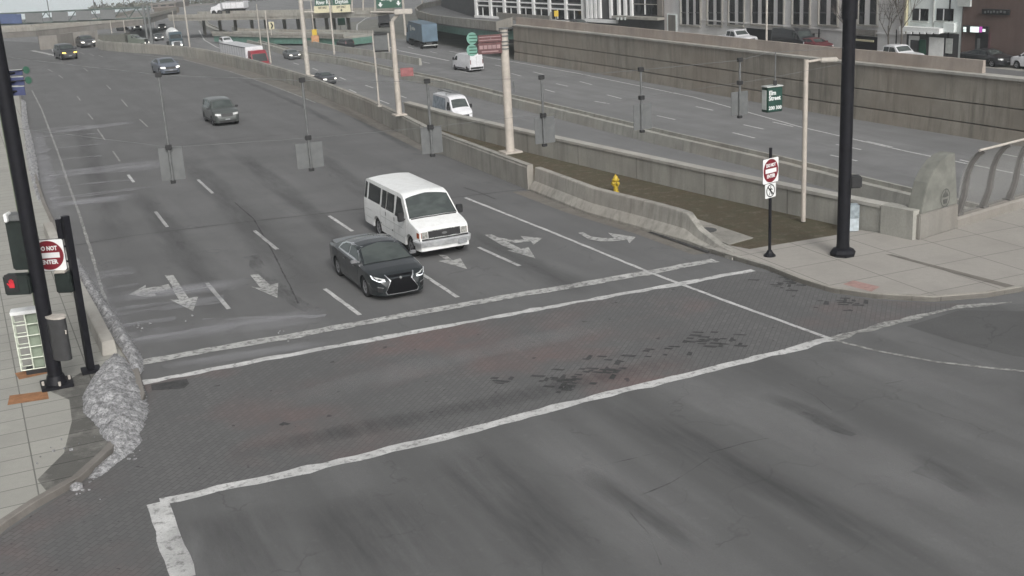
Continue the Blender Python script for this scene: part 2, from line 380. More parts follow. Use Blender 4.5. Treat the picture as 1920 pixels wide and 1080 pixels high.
# highway surface
W3N = [(372, 40), (380, 52), (410, 66), (447, 79), (507, 95), (540, 106), (640, 122), (732, 144), (805, 160), (940, 196), (1042, 222), (1235, 272), (1435, 321), (1600, 366), (1712, 395)]
w3 = gp(W3N, HZ); ext = (w3[-1]-w3[-3]).normalized(); w3.append(w3[-1]+ext*60)
W4B = [(830, 84), (965, 112), (1140, 141), (1540, 213), (1920, 275)]
w4 = gp(W4B, HZ); w4.append(w4[-1]+(w4[-1]-w4[-2]).normalized()*60)
hw = [w4[0]+Vector((-30, 60, 0)), w4[0]] + w4[1:] + [Vector((w4[-1].x-60, w4[-1].y-60, 0)), Vector((-20, 20, 0)), Vector((-120, 120, 0)), Vector((-220, 330, 0)), Vector((-60, 420, 0)), Vector((60, 420, 0))]
area('highway_road', hw, HZ, M['asph_h'])
# southern street level: one platform behind its retaining edge
W2B = [(760, 225), (850, 252), (977, 285), (1145, 326), (1315, 367), (1500, 409), (1650, 443)]
w2 = gp(W2B)
W1U = [(184, 91), (190, 94), (222, 97), (263, 100), (284, 101), (342, 106), (386, 113), (477, 136), (575, 168), (692, 219), (760, 254), (795, 274), (830, 290), (990, 356)]
w1u = gp(W1U)
off = lambda p, k: p+Vector((k*XD.x, k*XD.y, 0))
PB = G(1718, 456)                      # foot of the pylon where the bridge begins
BD = Vector((math.cos(math.radians(35)), math.sin(math.radians(35)), 0)); BN = Vector((BD.y, -BD.x, 0))
edge = [off(p, 0.35) for p in w1u[:10]] + [off(p, 0.35) for p in w2] + [PB+Vector((0.1, 0.4, 0))]
br_w = 24.0
far_end = PB+BD*62
plat = edge + [PB+BN*br_w, PB+BN*(br_w+40), Vector((60, -60, 0)), Vector((-60, -60, 0)), Vector((-200, 20, 0)), Vector((-230, 200, 0)), Vector((-160, 260, 0)), G(120, 82), G(176, 88)]
area('south_street_ground', plat, 0.0, M['asph'], 5.8)
area('bridge_deck', [PB+BD*0.02, PB+BD*0.02+BN*br_w, far_end+BN*br_w, far_end], -0.02, M['pave_r'], 1.3)
# northern street level
w4t = [Vector((p.x, p.y, 0)) for p in w4]
nb = [off(p, 0.9) for p in w4t[1:]]
area('north_street_ground', nb+[nb[-1]+Vector((80, 60, 0)), nb[-1]+Vector((120, 200, 0)), Vector((120, 330, 0)), Vector((40, 260, 0)), off(w4t[1], 1)+Vector((16, 30, 0))], NZ, M['conc_w'], 4.3)
nr = [off(p, 3.0) for p in w4t[1:]]
area('north_street_road', nr+[off(p, 12.0) for p in w4t[1:]][::-1], NZ+0.006, M['asph'])
# intersection surfaces laid over the street asphalt
inter = gp([(345, 1080), (285, 945), (560, 885), (860, 812), (1090, 752), (1380, 682), (1560, 637), (1800, 577), (1905, 570), (2150, 560)])
area('intersection_road', [Vector((-6.0, 12, 0))]+inter+[Vector((30, 20, 0)), Vector((20, 2, 0)), Vector((-4, 4, 0))], 0.004, M['asph_x'])
brick = gp([(266, 716), (840, 612), (1410, 508), (1445, 512), (1500, 534), (1560, 552), (1640, 563), (1750, 569), (1830, 570), (1800, 577), (1560, 637), (1380, 682), (1090, 752), (860, 812), (560, 885), (285, 945), (345, 1080)])
area('brick_crossing', brick+[Vector((-6.0, 12, 0)), Vector((-9.5, 12, 0))]+gp([(0, 1080), (0, 1005), (130, 920), (200, 870), (262, 800), (280, 745)]), 0.008, M['brick'])
# wall along the highway above the pavements
KL = gp([(0, 990), (60, 950), (140, 905), (200, 850), (240, 800), (262, 750), (250, 700), (222, 655), (185, 600), (150, 540), (118, 470), (79, 383), (54, 304), (42, 227), (37, 185), (33, 150)])
side_l = [KL[0]+Vector((-1, -6, 0))]+KL
area('left_sidewalk', side_l+[KL[-1]+Vector((-40, 0, 0)), Vector((-60, 20, 0)), Vector((-30, 6, 0))], 0.13, M['pave_l'], 0.2)
kerbm = MB().sweep(side_l, [(-0.02, 0), (0.16, 0), (0.15, 0.14), (0.13, 0.155), (-0.02, 0.155)]); struct(kerbm.build('left_kerb', M['conc_d'], smooth=30))
KR = gp([(1330, 474), (1362, 484), (1410, 498), (1440, 507), (1500, 531), (1560, 549), (1640, 560), (1750, 566), (1850, 558), (1920, 546), (2010, 520)])
KR2 = KR+[KR[-1]+BD*50]
side_r = KR2+[KR2[-1]-BN*9, PB+BD*60, PB-BN*0.2]+gp([(1660, 445), (1600, 436), (1570, 447), (1405, 474), (1362, 466)])
area('right_sidewalk', side_r, 0.13, M['pave_r'], 0.2)
kr = MB().sweep(KR2, [(0.0, 0), (-0.16, 0), (-0.16, 0.14), (-0.14, 0.155), (0.0, 0.155)][::-1]); struct(kr.build('right_kerb', M['conc_w'], smooth=30))
area('grass_strip', [off(p, 0.0) for p in w2]+gp([(1570, 447), (1405, 474), (1362, 467), (1290, 420), (1200, 408), (990, 352), (830, 290), (765, 240)]), 0.06, M['grass'], 0.1)
area('concrete_pad', gp([(1296, 411), (1412, 450), (1366, 463), (1330, 448)]), 0.09, M['conc_w'], 0.1)
area('manhole_cover', [G(1324, 436)+Vector((0.38*math.cos(a), 0.38*math.sin(a), 0)) for a in [i*math.pi/10 for i in range(20)]], 0.10, M['patch'], 0.02)
area('drain_slot', gp([(1660, 477), (1672, 477), (1906, 537), (1892, 541)], 0.13), 0.136, M['gutter'])
area('tactile_patch', gp([(1580, 533), (1600, 526), (1650, 538), (1634, 547)], 0.13), 0.136, simple('faded_red_tactile', (0.31, 0.20, 0.18), 0.8, 0, 0.15, 5))
area('rust_patch', gp([(28, 700), (98, 685), (104, 697), (36, 712)], 0.13), 0.136, simple('orange_brick_patch', (0.27, 0.13, 0.06), 0.8, 0, 0.2, 5))
area('rust_patch', gp([(18, 742), (88, 733), (92, 748), (14, 760)], 0.13), 0.136, bpy.data.materials['orange_brick_patch'])
area('damp_pavement', gp([(95, 735), (150, 700), (190, 690), (265, 720), (262, 790), (200, 850), (140, 903), (90, 925), (70, 900), (120, 850), (135, 790), (130, 750)], 0.13), 0.140, M['damp'])
# gutter strip between the barrier and the edge line
area('gutter_strip', w1u[5:13]+gp([(795, 285), (700, 238), (640, 210), (590, 190), (500, 158), (420, 130), (345, 112)]), 0.005, M['gutter'])
area('gutter_strip', gp([(992, 358), (1100, 402), (1220, 436), (1330, 475), (1300, 478), (1190, 438), (1060, 398), (960, 360)]), 0.005, M['gutter'])
# ------------------------------------------------------------------ painted lines
def ribbon(name, px, w, m, z=0.012, wz=0.0, jit=0.12, wl=None, seed=1, step=0.35):
    ribbon.k = getattr(ribbon, 'k', 0)+1; z += 0.00004*ribbon.k
    P = [G(x, y, wz) for x, y in px]; pts = []
    for a, b_ in zip(P, P[1:]):
        n = max(1, int((b_-a).length/step)); pts += [a.lerp(b_, i/n) for i in range(n)]
    pts.append(P[-1]); b = MB(); prev = None; n = len(pts)
    for i, p in enumerate(pts):
        d = (pts[min(i+1, n-1)]-pts[max(i-1, 0)]); d.z = 0; d.normalize(); q = Vector((d.y, -d.x, 0))
        ww = (w if wl is None else w+(wl-w)*i/(n-1))/2
        j1 = noise.noise(Vector((p.x*1.7, p.y*1.7, seed)))*jit; j2 = noise.noise(Vector((p.x*1.7, p.y*1.7, seed+9)))*jit
        a1 = b.bm.verts.new((p.x+q.x*(ww+j1), p.y+q.y*(ww+j1), wz+z)); a2 = b.bm.verts.new((p.x-q.x*(ww+j2), p.y-q.y*(ww+j2), wz+z))
        if prev: b.bm.faces.new((prev[0], prev[1], a2, a1))
        prev = (a1, a2)
    return struct(b.build(name, m, recalc=False))
def up(o):
    if o.data.polygons and o.data.polygons[0].normal.z < 0: o.data.flip_normals()
    return o
def line(*a, **k): return up(ribbon(*a, **k))
line('stop_line', [(262, 680), (560, 628), (900, 566), (1210, 513), (1340, 488)], 0.46, M['paintw'], jit=0.12)
line('crossing_line', [(268, 718), (640, 648), (1000, 582), (1300, 528), (1412, 507)], 0.27, M['paintl'], jit=0.12)
line('crossing_line', [(300, 941), (480, 903), (700, 852), (860, 813), (1090, 752), (1380, 682), (1562, 636)], 0.32, M['paintl'], jit=0.13)
line('crossing_line', [(1562, 636), (1690, 602), (1800, 575), (1900, 569)], 0.30, M['paintd'], jit=0.2, wl=0.15)
line('crossing_line', [(296, 943), (318, 1010), (345, 1085)], 0.44, M['paintl'], jit=0.07)
line('lane_line', [(872, 371), (1040, 438), (1220, 512), (1380, 572), (1560, 637)], 0.13, M['paintl'], z=0.014, jit=0.03)
line('lane_line', [(1560, 637), (1640, 658), (1760, 680), (1930, 698)], 0.11, M['paintd'], z=0.014, jit=0.03)
for a, b_ in [((609, 542), (675, 591)), ((477, 433), (520, 468)), ((388, 531), (429, 580)), ((291, 397), (314, 426)), ((371, 337), (399, 363)), ((897, 464), (974, 499)), ((617, 405), (661, 434)), ((770, 500), (858, 558)),
              ((262, 224), (277, 238)), ((228, 187), (239, 200)), ((183, 243), (197, 263)), ((212, 284), (225, 303)), ((240, 328), (251, 342)), ((165, 213), (174, 224)), ((145, 181), (151, 189)), ((200, 160), (208, 168)), ((90, 130), (99, 135)), ((110, 141), (118, 147)), ((157, 128), (165, 134)),
              ((150, 98), (158, 102)), ((168, 101), (176, 105)), ((185, 104), (193, 107))]:
    line('lane_dash', [a, b_], 0.14 if b_[1] > 320 else 0.10, M['paintl'] if b_[1] > 320 else M['paintd'], jit=0.02)
line('edge_line', [(60, 170), (78, 205), (95, 250), (110, 290), (130, 350), (150, 405), (170, 470), (190, 540), (212, 602), (232, 640)], 0.11, M['paintd'], jit=0.03)
line('edge_line', [(250, 101), (345, 112), (430, 134), (500, 157), (560, 180), (592, 193)], 0.12, M['paintd'], jit=0.03)
line('gore_line', [(60, 95), (85, 100), (115, 107)], 0.5, M['paintw']); line('gore_line', [(75, 94), (105, 91), (135, 87)], 0.4, M['paintw']); line('gore_line', [(100, 92), (103, 97), (112, 104)], 0.5, M['paintw'])
# arrows
def arrow(name, polys, m=None):
    b = MB()
    for q in polys: b.poly([(p.x, p.y, 0.013) for p in gp(q)])
    o = b.build(name, m or M['paintw'])
    for f in o.data.polygons:
        pass
    if o.data.polygons[0].normal.z < 0: o.data.flip_normals()
    return struct(o)
arrow('turn_arrow', [[(309, 517), (325, 516), (354, 560), (372, 556), (362, 584), (318, 562), (336, 563), (325, 546), (322, 535)], [(316, 533), (322, 543), (288, 549), (294, 556), (272, 557), (242, 553), (273, 535), (274, 541), (300, 537)]])
arrow('straight_arrow', [[(469, 516), (484, 514), (507, 535), (522, 531), (520, 559), (471, 538), (489, 541)]])
arrow('straight_arrow', [[(822, 478), (838, 480), (849, 489), (863, 484), (876, 505), (822, 490), (836, 488)]])
arrow('turn_arrow', [[(909, 441), (922, 440), (950, 453), (977, 467), (991, 464), (1004, 485), (951, 470), (963, 469), (940, 460)], [(936, 446), (958, 450), (983, 450), (976, 443), (1017, 447), (1000, 460), (996, 453), (968, 456), (948, 452)]])
arrow('turn_arrow', [[(1084, 437), (1094, 436), (1108, 444), (1130, 447), (1152, 447), (1140, 437), (1192, 445), (1180, 457), (1176, 450), (1148, 453), (1125, 453), (1103, 449)]])
M['tar_f'] = m_film('faint_crack', (.04, .04, .04), .3, .6, 0, 1, 3.0, .45)
# tar seams and long cracks
for i, s in enumerate([[(135, 461), (250, 442), (420, 421), (620, 399), (800, 376), (985, 355)], [(290, 282), (380, 268), (470, 256), (560, 252)], [(440, 380), (475, 410), (510, 470), (545, 540), (560, 570)],
          [(870, 352), (895, 360), (930, 374)], [(300, 112), (190, 118), (100, 118), (30, 108)],
          [(1100, 880), (1180, 862), (1230, 850)], [(1200, 930), (1260, 905), (1330, 860)], [(1330, 850), (1400, 830), (1440, 822)], [(1180, 960), (1215, 1000), (1240, 1060)],
          [(1700, 640), (1760, 655), (1850, 690)], [(1480, 720), (1530, 745), (1560, 770)], [(1660, 720), (1690, 715), (1720, 705)]]):
    line('road_seam', s, 0.05 if i < 5 else 0.016, M['tar'] if i != 2 and i < 5 else M['tar_f'], z=0.010, jit=0.03, seed=i)
# salt streaks by the left kerb
sb = [((75, 244), (150, 236), .5), ((70, 258), (190, 250), .5), ((90, 280), (210, 268), 0.4), ((95, 301), (190, 292), .35), ((92, 330), (235, 320), .4), ((100, 350), (255, 337), .4), ((95, 375), (290, 349), .7),
      ((110, 385), (200, 378), .5), ((180, 520), (250, 512), .25), ((185, 545), (260, 535), .4), ((200, 590), (420, 560), .9), ((215, 615), (330, 598), .5), ((230, 645), (440, 612), .6), ((215, 630), (300, 617), .3), ((380, 600), (610, 594), .12), ((240, 335), (290, 331), .12)]
for i, (a, b_, w) in enumerate(sb): line('salt_streak', [a, b_], w, M['salt'], z=0.0185+0.0002*i, jit=0.25, seed=20+i)
for i, (s_, w_) in enumerate([([(470, 480), (505, 530), (550, 560), (590, 585)], .5), ([(1500, 775), (1560, 800), (1600, 818)], .3), ([(1720, 880), (1780, 905), (1810, 920)], .3)]):
    line('tyre_stain', s_, w_, M['stain'], z=0.011, jit=.2, seed=60+i)
def soft(name, px, w, m, seed=1, z=0.0155, wl=None):      # stain that fades out toward its own edges
    soft.k = getattr(soft, 'k', 0)+1; z += soft.k*.00006; P = [G(x, y, 0) for x, y in px]; pts = []
    for a, b_ in zip(P, P[1:]):
        n = max(1, int((b_-a).length/.5)); pts += [a.lerp(b_, i/n) for i in range(n)]
    pts.append(P[-1]); b = MB(); ly = b.bm.verts.layers.float.new('fade'); prev = None; n = len(pts)
    for i, p in enumerate(pts):
        d = (pts[min(i+1, n-1)]-pts[max(i-1, 0)]); d.normalize(); q = Vector((d.y, -d.x, 0)); ww = (w if wl is None else w+(wl-w)*i/(n-1))*(1+.35*noise.noise(Vector((p.x*.4, p.y*.4, seed)))); row = []
        e = min(1, i/max(1, n*.2), (n-1-i)/max(1, n*.2))
        for s_, f_ in ((-.5, 0), (-.28, .7), (0, 1), (.28, .7), (.5, 0)):
            v = b.bm.verts.new((p.x+q.x*ww*s_, p.y+q.y*ww*s_, z)); v[ly] = f_*e; row.append(v)
        if prev:
            for j in range(4): b.bm.faces.new((prev[j+1], prev[j], row[j], row[j+1]))
        prev = row
    o = b.build(name, m, recalc=False)
    return struct(up(o))
def m_fade(name, c, mx, rot=0.0, sx=.25, sc=1.2, lo=.3, hi=.65):
    t = NT(name); at = t.t.nodes.new('ShaderNodeAttribute'); at.attribute_name = 'fade'
    t.l(t.math('MULTIPLY', t.math('MULTIPLY', at.outputs['Fac'], mx), t.noise(t.pos(rot, (sx, 1, 1)), sc, 6, .7, lo, hi)), t.b.inputs['Alpha']); return t.fin(c+(1,), .9)
M['fd'] = m_fade('soft_tyre_grime', (.055, .055, .057), .36, -LANE, .12, 2.2); M['fs'] = m_fade('faint_lane_grime', (.06, .06, .062), .34, -LANE, .15); M['fl'] = m_fade('soft_salt_bloom', (.42, .42, .44), .5, -math.radians(22), .15); M['fw'] = m_fade('worn_pale_track', (.27, .27, .27), .45, -LANE)
for i, (s_, w_, m_) in enumerate([([(640, 930), (720, 1010), (790, 1090)], 3.0, 'fd'), ([(860, 840), (980, 960), (1090, 1090)], 2.2, 'fd'), ([(960, 800), (1120, 900), (1320, 1090)], 1.3, 'fw'), ([(1150, 760), (1330, 850), (1640, 1010), (1800, 1090)], 1.2, 'fd'), ([(1300, 730), (1520, 820), (1920, 990)], 1.6, 'fw'), ([(1430, 740), (1520, 775), (1620, 830)], .7, 'fd'),
    ([(1700, 850), (1780, 890), (1860, 950)], .6, 'fd'), ([(1080, 880), (1200, 950), (1330, 1040)], .8, 'fd'), ([(400, 960), (500, 1090)], 2.2, 'fd'), ([(330, 990), (420, 1090)], 1.2, 'fw'), ([(1560, 660), (1740, 720), (1920, 770)], 1.8, 'fw'),
    ([(250, 350), (330, 450), (430, 600)], 1.3, 'fs'), ([(340, 290), (450, 400), (560, 520), (600, 570)], 1.5, 'fs'), ([(440, 280), (560, 380), (700, 500)], 1.2, 'fs'), ([(560, 270), (700, 370), (860, 470)], 1.2, 'fs'), ([(860, 430), (1000, 500), (1120, 560)], 1.2, 'fs'),
    ([(150, 230), (180, 330), (230, 470)], 1.2, 'fs'), ([(75, 250), (260, 228)], 2.2, 'fl'), ([(80, 330), (330, 305)], 3.0, 'fl'), ([(95, 385), (260, 368)], 1.6, 'fl'), ([(200, 560), (470, 530)], 1.6, 'fl'), ([(230, 640), (620, 590)], 1.7, 'fl'), ([(170, 520), (260, 505)], 1.4, 'fl'), ([(66, 240), (90, 340), (118, 430)], 1.0, 'fl'), ([(150, 490), (200, 590), (250, 670)], 1.0, 'fl'),
    ([(300, 690), (640, 640)], .8, 'fl'), ([(480, 770), (900, 660), (1200, 600)], 1.4, 'fw'), ([(400, 860), (900, 760), (1300, 670)], 1.0, 'fd'), ([(600, 180), (700, 240), (790, 290)], .7, 'fd'), ([(430, 140), (560, 195), (660, 250)], .6, 'fd')]):
    soft('road_stain', s_, w_, M[m_], 40+i)
# brick crossing: missing bricks and a patch
ex = bmesh.new(); ex.free()
pb = MB(); rr = random.Random(3)
for cx_, cy_, sx_, sy_, n_ in [(1060, 718, 55, 22, 30), (1130, 690, 45, 22, 22), (1340, 640, 70, 14, 26), (1250, 660, 60, 12, 8), (950, 720, 25, 10, 5), (1480, 530, 60, 16, 26), (1580, 570, 60, 10, 14), (530, 795, 6, 3, 2)]:
    for _ in range(n_):
        p = G(rr.gauss(cx_, sx_*0.5), rr.gauss(cy_, sy_*0.5)); a = LANE+math.radians(45 if rr.random() < .7 else -45); L_ = rr.uniform(.12, .42); w_ = rr.uniform(.08, .16)
        u = Vector((math.cos(a), math.sin(a), 0)); v = Vector((-u.y, u.x, 0)); z_ = 0.0125+rr.random()*0.002
        pb.poly([(p+u*(L_*x)+v*(w_*y)).xy.to_3d()+Vector((0, 0, z_)) for x, y in ((-.5, -.4), (.4, -.5), (.5, .5), (-.4, .4))])
struct(pb.build('missing_bricks', M['tar']))
area('asphalt_patch', gp([(283, 722), (350, 711), (355, 720), (345, 729), (285, 733)]), 0.0135, M['tar'])
area('asphalt_patch', gp([(1700, 612), (1800, 582), (1990, 585), (2000, 680), (1900, 668), (1790, 640)]), 0.007, M['patch'])
# ------------------------------------------------------------------ highway lines
def hl(px, w=0.19, m='paintl', nm='highway_line'): line(nm, px, w, M[m], wz=HZ, jit=0.0, step=3)
hl([(748, 95), (842, 114)], 0.35); hl([(842, 96), (940, 112), (1080, 137), (1300, 182), (1500, 238), (1700, 284), (1925, 330)], 0.2)
hl([(713, 25), (685, 35), (670, 46), (669, 55), (677, 65), (695, 77), (747, 94)], 0.3)
for s in [((1232, 217), (1266, 224.5)), ((1374, 249), (1415, 259)), ((1557, 291), (1607, 302)), ((1305, 200), (1337, 207)), ((1449, 229), (1487, 237.5)), ((1625, 265), (1673, 276)), ((1394, 234), (1432, 242.5)), ((1567, 271), (1615, 281)),
          ((1115, 190), (1143, 195)), ((1022, 168), (1040, 173)), ((1043, 157), (1065, 162)), ((1087, 153), (1110, 159)), ((1138, 178), (1165, 185)), ((1000, 135), (1020, 140)), ((959, 138), (978, 143)), ((928, 122), (943, 125)),
          ((884, 131), (878, 130)), ((861, 133), (879, 137)), ((792, 116), (806, 119)), ((765, 88), (775, 91)), ((807, 97), (820, 100)), ((912, 228), (930, 234)), ((906, 226), (912, 228)), ((712, 188), (730, 195)), ((655, 168), (668, 174)), ((685, 160), (700, 165)), ((752, 180), (762, 184)), ((637, 145), (648, 150)), ((586, 128), (596, 132)), ((550, 118), (560, 121)), ((1620, 397), (1634, 401)), ((1875, 288), (1915, 296)), ((1800, 300), (1830, 307))]:
    hl(list(s), 0.20, nm='highway_dash')
hl([(373, 57), (383, 75), (405, 88), (430, 97)], 0.25); hl([(600, 68), (625, 73), (690, 84)], 0.3); hl([(272, 86), (277, 79), (283, 83)], 0.3)
# ------------------------------------------------------------------ walls and barriers (each a thing)
def wall(name, label, path, prof, m, cat='wall', bev=0.0, group=None):
    o = MB().sweep(path, prof).build(name, m, bevel=bev, smooth=30); return tag(o, label, cat, group)
# upper barrier beside the street lanes (n to the right of travel = street side)
wall('street_barrier', 'long curving beige concrete barrier between the street lanes and the sunken highway', w1u, [(0.0, 0.0), (0.0, 0.96), (-0.03, 1.0), (-0.03, 1.08), (-0.30, 1.08), (-0.30, 0.0)], M['conc_w'], 'barrier')
w1b = gp([(993, 358), (1100, 402), (1200, 430)])
b2 = gp([(1200, 430), (1290, 459), (1330, 473), (1375, 490)])
pr = lambda h: [(0.26, 0), (0.26, 0.1), (0.10, 0.34*h), (0.02, 0.42*h), (-0.05, 0.97*h), (-0.08, 1.0*h), (-0.30, 1.0*h), (-0.34, 0.0)]
o = MB(); bm = o.bm
pathb = w1b+[G(1250, 445), G(1275, 452), G(1296, 459), G(1330, 472), G(1372, 488)]
hts = [1.0, 1.0, 1.0, 1.0, 0.96, 0.5, 0.22, 0.1]
rings = []
for i, (p, h) in enumerate(zip(pathb, hts)):
    d = (pathb[min(i+1, len(pathb)-1)]-pathb[max(0, i-1)]); d.z = 0; d.normalize(); q = Vector((d.y, -d.x, 0))
    rings.append([bm.verts.new(Vector((p.x, p.y, 0))+q*(-a-0.26)*-1*1+Vector((0, 0, z))) if False else bm.verts.new(Vector((p.x, p.y, 0))+q*(a-0.26)+Vector((0, 0, z))) for a, z in pr(h)])
for a, c in zip(rings, rings[1:]):
    for j in range(8): bm.faces.new((a[j], c[j], c[(j+1) % 8], a[(j+1) % 8]))
bm.faces.new(rings[0]); bm.faces.new(rings[-1][::-1])
tag(o.build('street_barrier', m_concrete('drip_stained_concrete', (.31, .30, .27), 0.95, sc_=2.6), smooth=30), 'concrete barrier beside the hydrant that tapers down to the corner kerb', 'barrier')
line('scupper_slot', [(1219, 436), (1330, 475)], 0.16, M['tar'], z=0.035, jit=0)
# wall between the grass strip and the highway
wp = [(0.0, -5.9), (0.0, 1.0), (0.05, 1.0), (0.05, 1.12), (-0.42, 1.12), (-0.42, -5.9)]
W2o = thing('retaining_wall', 'stained concrete wall behind the grass strip with the hydrant', 'wall')
MB().sweep(w2, wp[:2]+[(-0.36, 1.0), (-0.36, -5.9)]).build('wall_face', M['conc'], W2o, smooth=30)
def joints(root, path, z0, z1, n_, every, first=2.0, m=None):
    d_ = first; acc = 0
    for a, b_ in zip(path, path[1:]):
        L_ = (Vector((b_.x, b_.y, 0))-Vector((a.x, a.y, 0))).length; u = Vector((b_.x-a.x, b_.y-a.y, 0)).normalized(); q = Vector((u.y, -u.x, 0))
        while d_ < acc+L_:
            p = Vector((a.x, a.y, 0))+u*(d_-acc)+q*n_; MB().box((p.x, p.y, (z0+z1)/2), (.035, .012, z1-z0), math.atan2(u.y, u.x)).build('form_joint', m or M['conc_d'], root); d_ += every
        acc += L_
joints(W2o, w2, .02, .98, .006, 4.6)
MB().sweep(w2, [(0.05, 1.003), (0.05, 1.12), (-0.42, 1.12), (-0.42, 1.003)]).build('coping', M['conc_l'], W2o)
wall('end_wall', 'pale plain concrete wall block between the retaining wall and the bridge pylon', gp([(1652, 444), (1676, 449), (1712, 457)]), [(0.06, -5), (0.06, 1.13), (-0.5, 1.13), (-0.5, -5)], M['conc'])
# highway median with a sunken top
wall('median_barrier', 'wide concrete highway median with a trough along its top', w3, [(0.0, 0), (-0.12, 0.82), (-0.34, 0.82), (-0.34, 0.55), (-1.45, 0.55), (-1.45, 0.82), (-1.65, 0.82), (-1.78, 0)], M['conc'], 'barrier')
wpz = [Vector((p.x, p.y, 0)) for p in w4]
RW = thing('retaining_wall', 'tall three-tier stained concrete retaining wall on the far side of the highway', 'wall')
MB().sweep(wpz[1:], [(0.1, HZ), (0.0, -4.95), (-.3, -4.95), (-.3, -4.85), (0, -4.85), (0, -3.42), (-.3, -3.42), (-.3, -3.32), (0, -3.32), (0, -1.37), (-.9, -1.37), (-.9, HZ)]).build('wall_face', m_concrete('dark_stained_concrete', (0.275, 0.25, 0.21), 0.9), RW)
MB().sweep(wpz[1:], [(0.16, -1.366), (0.16, -1.18), (-0.95, -1.18), (-0.95, -1.366)]).build('coping', M['conc_l'], RW)
joints(RW, wpz[1:], -3.3, -1.39, .006, 15.3, 5.0, M['conc_d'])
par = []
tot = (wpz[1]-wpz[0]).length
pend = PL(1832, 137, wpz[3], wpz[4])
k_ = (Vector((pend.x, pend.y, 0))-wpz[3]).length/(wpz[4]-wpz[3]).length
pp = wpz[1:4]+[wpz[3].lerp(wpz[4], k_)]
tag(MB().sweep(pp, [(-0.5, -1.176), (-0.55, -0.22), (-0.8, -0.22), (-0.85, -1.176)]).build('parapet', m_concrete('pinkish_concrete', (0.36, 0.31, 0.27), 0.4), smooth=30), 'pinkish concrete parapet standing on top of the tiered retaining wall', 'parapet')
# faint joints / drips as geometry-free staining comes from the material
# low concrete kerb wall on the left pavement
lw = gp([(222, 672), (190, 610), (160, 556), (125, 488), (103, 440)])
tag(MB().sweep(lw, [(0.0, 0.13), (-0.03, 0.55), (-0.36, 0.55), (-0.40, 0.13)]).build('low_wall', M['conc_l'], bevel=0.02), 'low plain concrete barrier end beside the snow bank, behind the black sign post', 'barrier')
# ------------------------------------------------------------------ bridge pylon and curved fence
PA = G(1722, 456); PBB = G(1722, 456)+BD*5
pf = lambda x, y: PL(x, y, PA, PBB)
outl = [(1722, 455), (1726, 408), (1733, 370), (1740, 343), (1751, 320), (1764, 302), (1778, 291), (1791, 286), (1792, 437)]
pts = [pf(x, y) for x, y in outl]; pts[0].z = 0.13; pts[-1].z = 0.13
M['pyl'] = m_concrete('grey_plinth_concrete', (.22, .21, .19), .4)
pyl = thing('bridge_pylon', 'curved concrete pylon with an engraved emblem at the start of the bridge fence', 'pylon', (PA.x, PA.y, 0.13), math.radians(35))
lowp = [pts[0]-BD*0.05, pts[0]-BD*0.05+Vector((0, 0, .86)), Vector((pts[-1].x, pts[-1].y, .99)), pts[-1]]
inn = -BN
def slabp(P, t, shift=0.0):
    b = MB(); P = [p+BN*shift for p in P]; b.slab(P, t) ; return b
def thick(P, front, back):
    b = MB(); a = [b.bm.verts.new(p+BN*front) for p in P]; c = [b.bm.verts.new(p-BN*back) for p in P]; n = len(P)
    b.bm.faces.new(a); b.bm.faces.new(c[::-1])
    for i in range(n): b.bm.faces.new((a[i], c[i], c[(i+1) % n], a[(i+1) % n]))
    return b
thick(lowp, 0.06, 0.62).build('base_block', M['pyl'], pyl, world=True, bevel=0.03)
midp = [Vector((p.x, p.y, p.z)) for p in pts[1:-1]]+[Vector((pts[-1].x, pts[-1].y, .992))]; midp[0].z = .992
thick(midp, 0.0, 0.55).build('curved_panel', simple('weathered_grey_panel', (.165, .167, .148), .8, 0, .18, 2), pyl, world=True, bevel=0.02)
fr_ = frame(pf(1772, 371)+BN*0.012, BD)
em = MB()
for r0, r1 in ((0.26, 0.23),):
    for i in range(24):
        a, c = 2*math.pi*i/24, 2*math.pi*(i+1)/24
        em.poly([fr_ @ Vector((r*math.cos(t), r*math.sin(t)*1.25, 0)) for r, t in ((r0, a), (r0, c), (r1, c), (r1, a))])
for q in ([(-.18, .05), (-.06, .22), (-.02, .02)], [(.18, .05), (.06, .22), (.02, .02)], [(-.14, -.04), (.14, -.04), (.09, -.2), (-.09, -.2)], [(-.03, .02), (.03, .02), (.02, .28), (-.02, .28)], [(-.2, -.3), (.2, -.3), (.17, -.36), (-.17, -.36)]):
    em.poly([fr_ @ Vector((x, y, 0.001)) for x, y in q])
em.build('emblem', simple('engraved_shadow', (.075, .075, .07), .8), pyl, world=True)
for yy in (1.14, 1.94):
    a_ = pf(1728, 400); c_ = Vector((pts[-1].x, pts[-1].y, yy))
    MB().box(((pts[1].x+c_.x)/2+BN.x*0.0, (pts[1].y+c_.y)/2, yy), ((Vector((c_.x, c_.y, 0))-Vector((pts[1].x, pts[1].y, 0))).length-0.12, 0.02, 0.02), math.radians(35)).build('joint_line', M['conc_d'], pyl, world=True) if False else None
F0 = Vector((pts[-1].x, pts[-1].y, 0))
fen = thing('bridge_fence', 'curved-post fence with glazed mesh panels along the bridge footway', 'fence', (F0.x, F0.y, 0.13), math.radians(35))
Lf = 30.0; dm = [F0+BD*0.0, F0+BD*Lf]
MB().sweep([p+Vector((0, 0, 0)) for p in dm], [(0.05, 0.13), (0.05, 0.42), (0.0, 0.5), (-0.45, 0.5), (-0.45, 0.13)]).build('kerb_wall', M['pyl'], fen, world=True)
prof = [(-0.22, 0.5), (-0.10, 0.85), (0.0, 1.2), (0.04, 1.6), (0.10, 2.0), (0.24, 2.4), (0.46, 2.7), (0.66, 2.86)]
mf = NT('mesh_glazing'); mf.b.inputs['Alpha'].default_value = 0.42; mg = mf.fin(lin((0.26, 0.26, 0.25)), 0.4)
prevk = None
post_t = [0.35, 1.85, 3.45] + [5.0+1.6*i for i in range(15)]
bp = MB(); ring = None
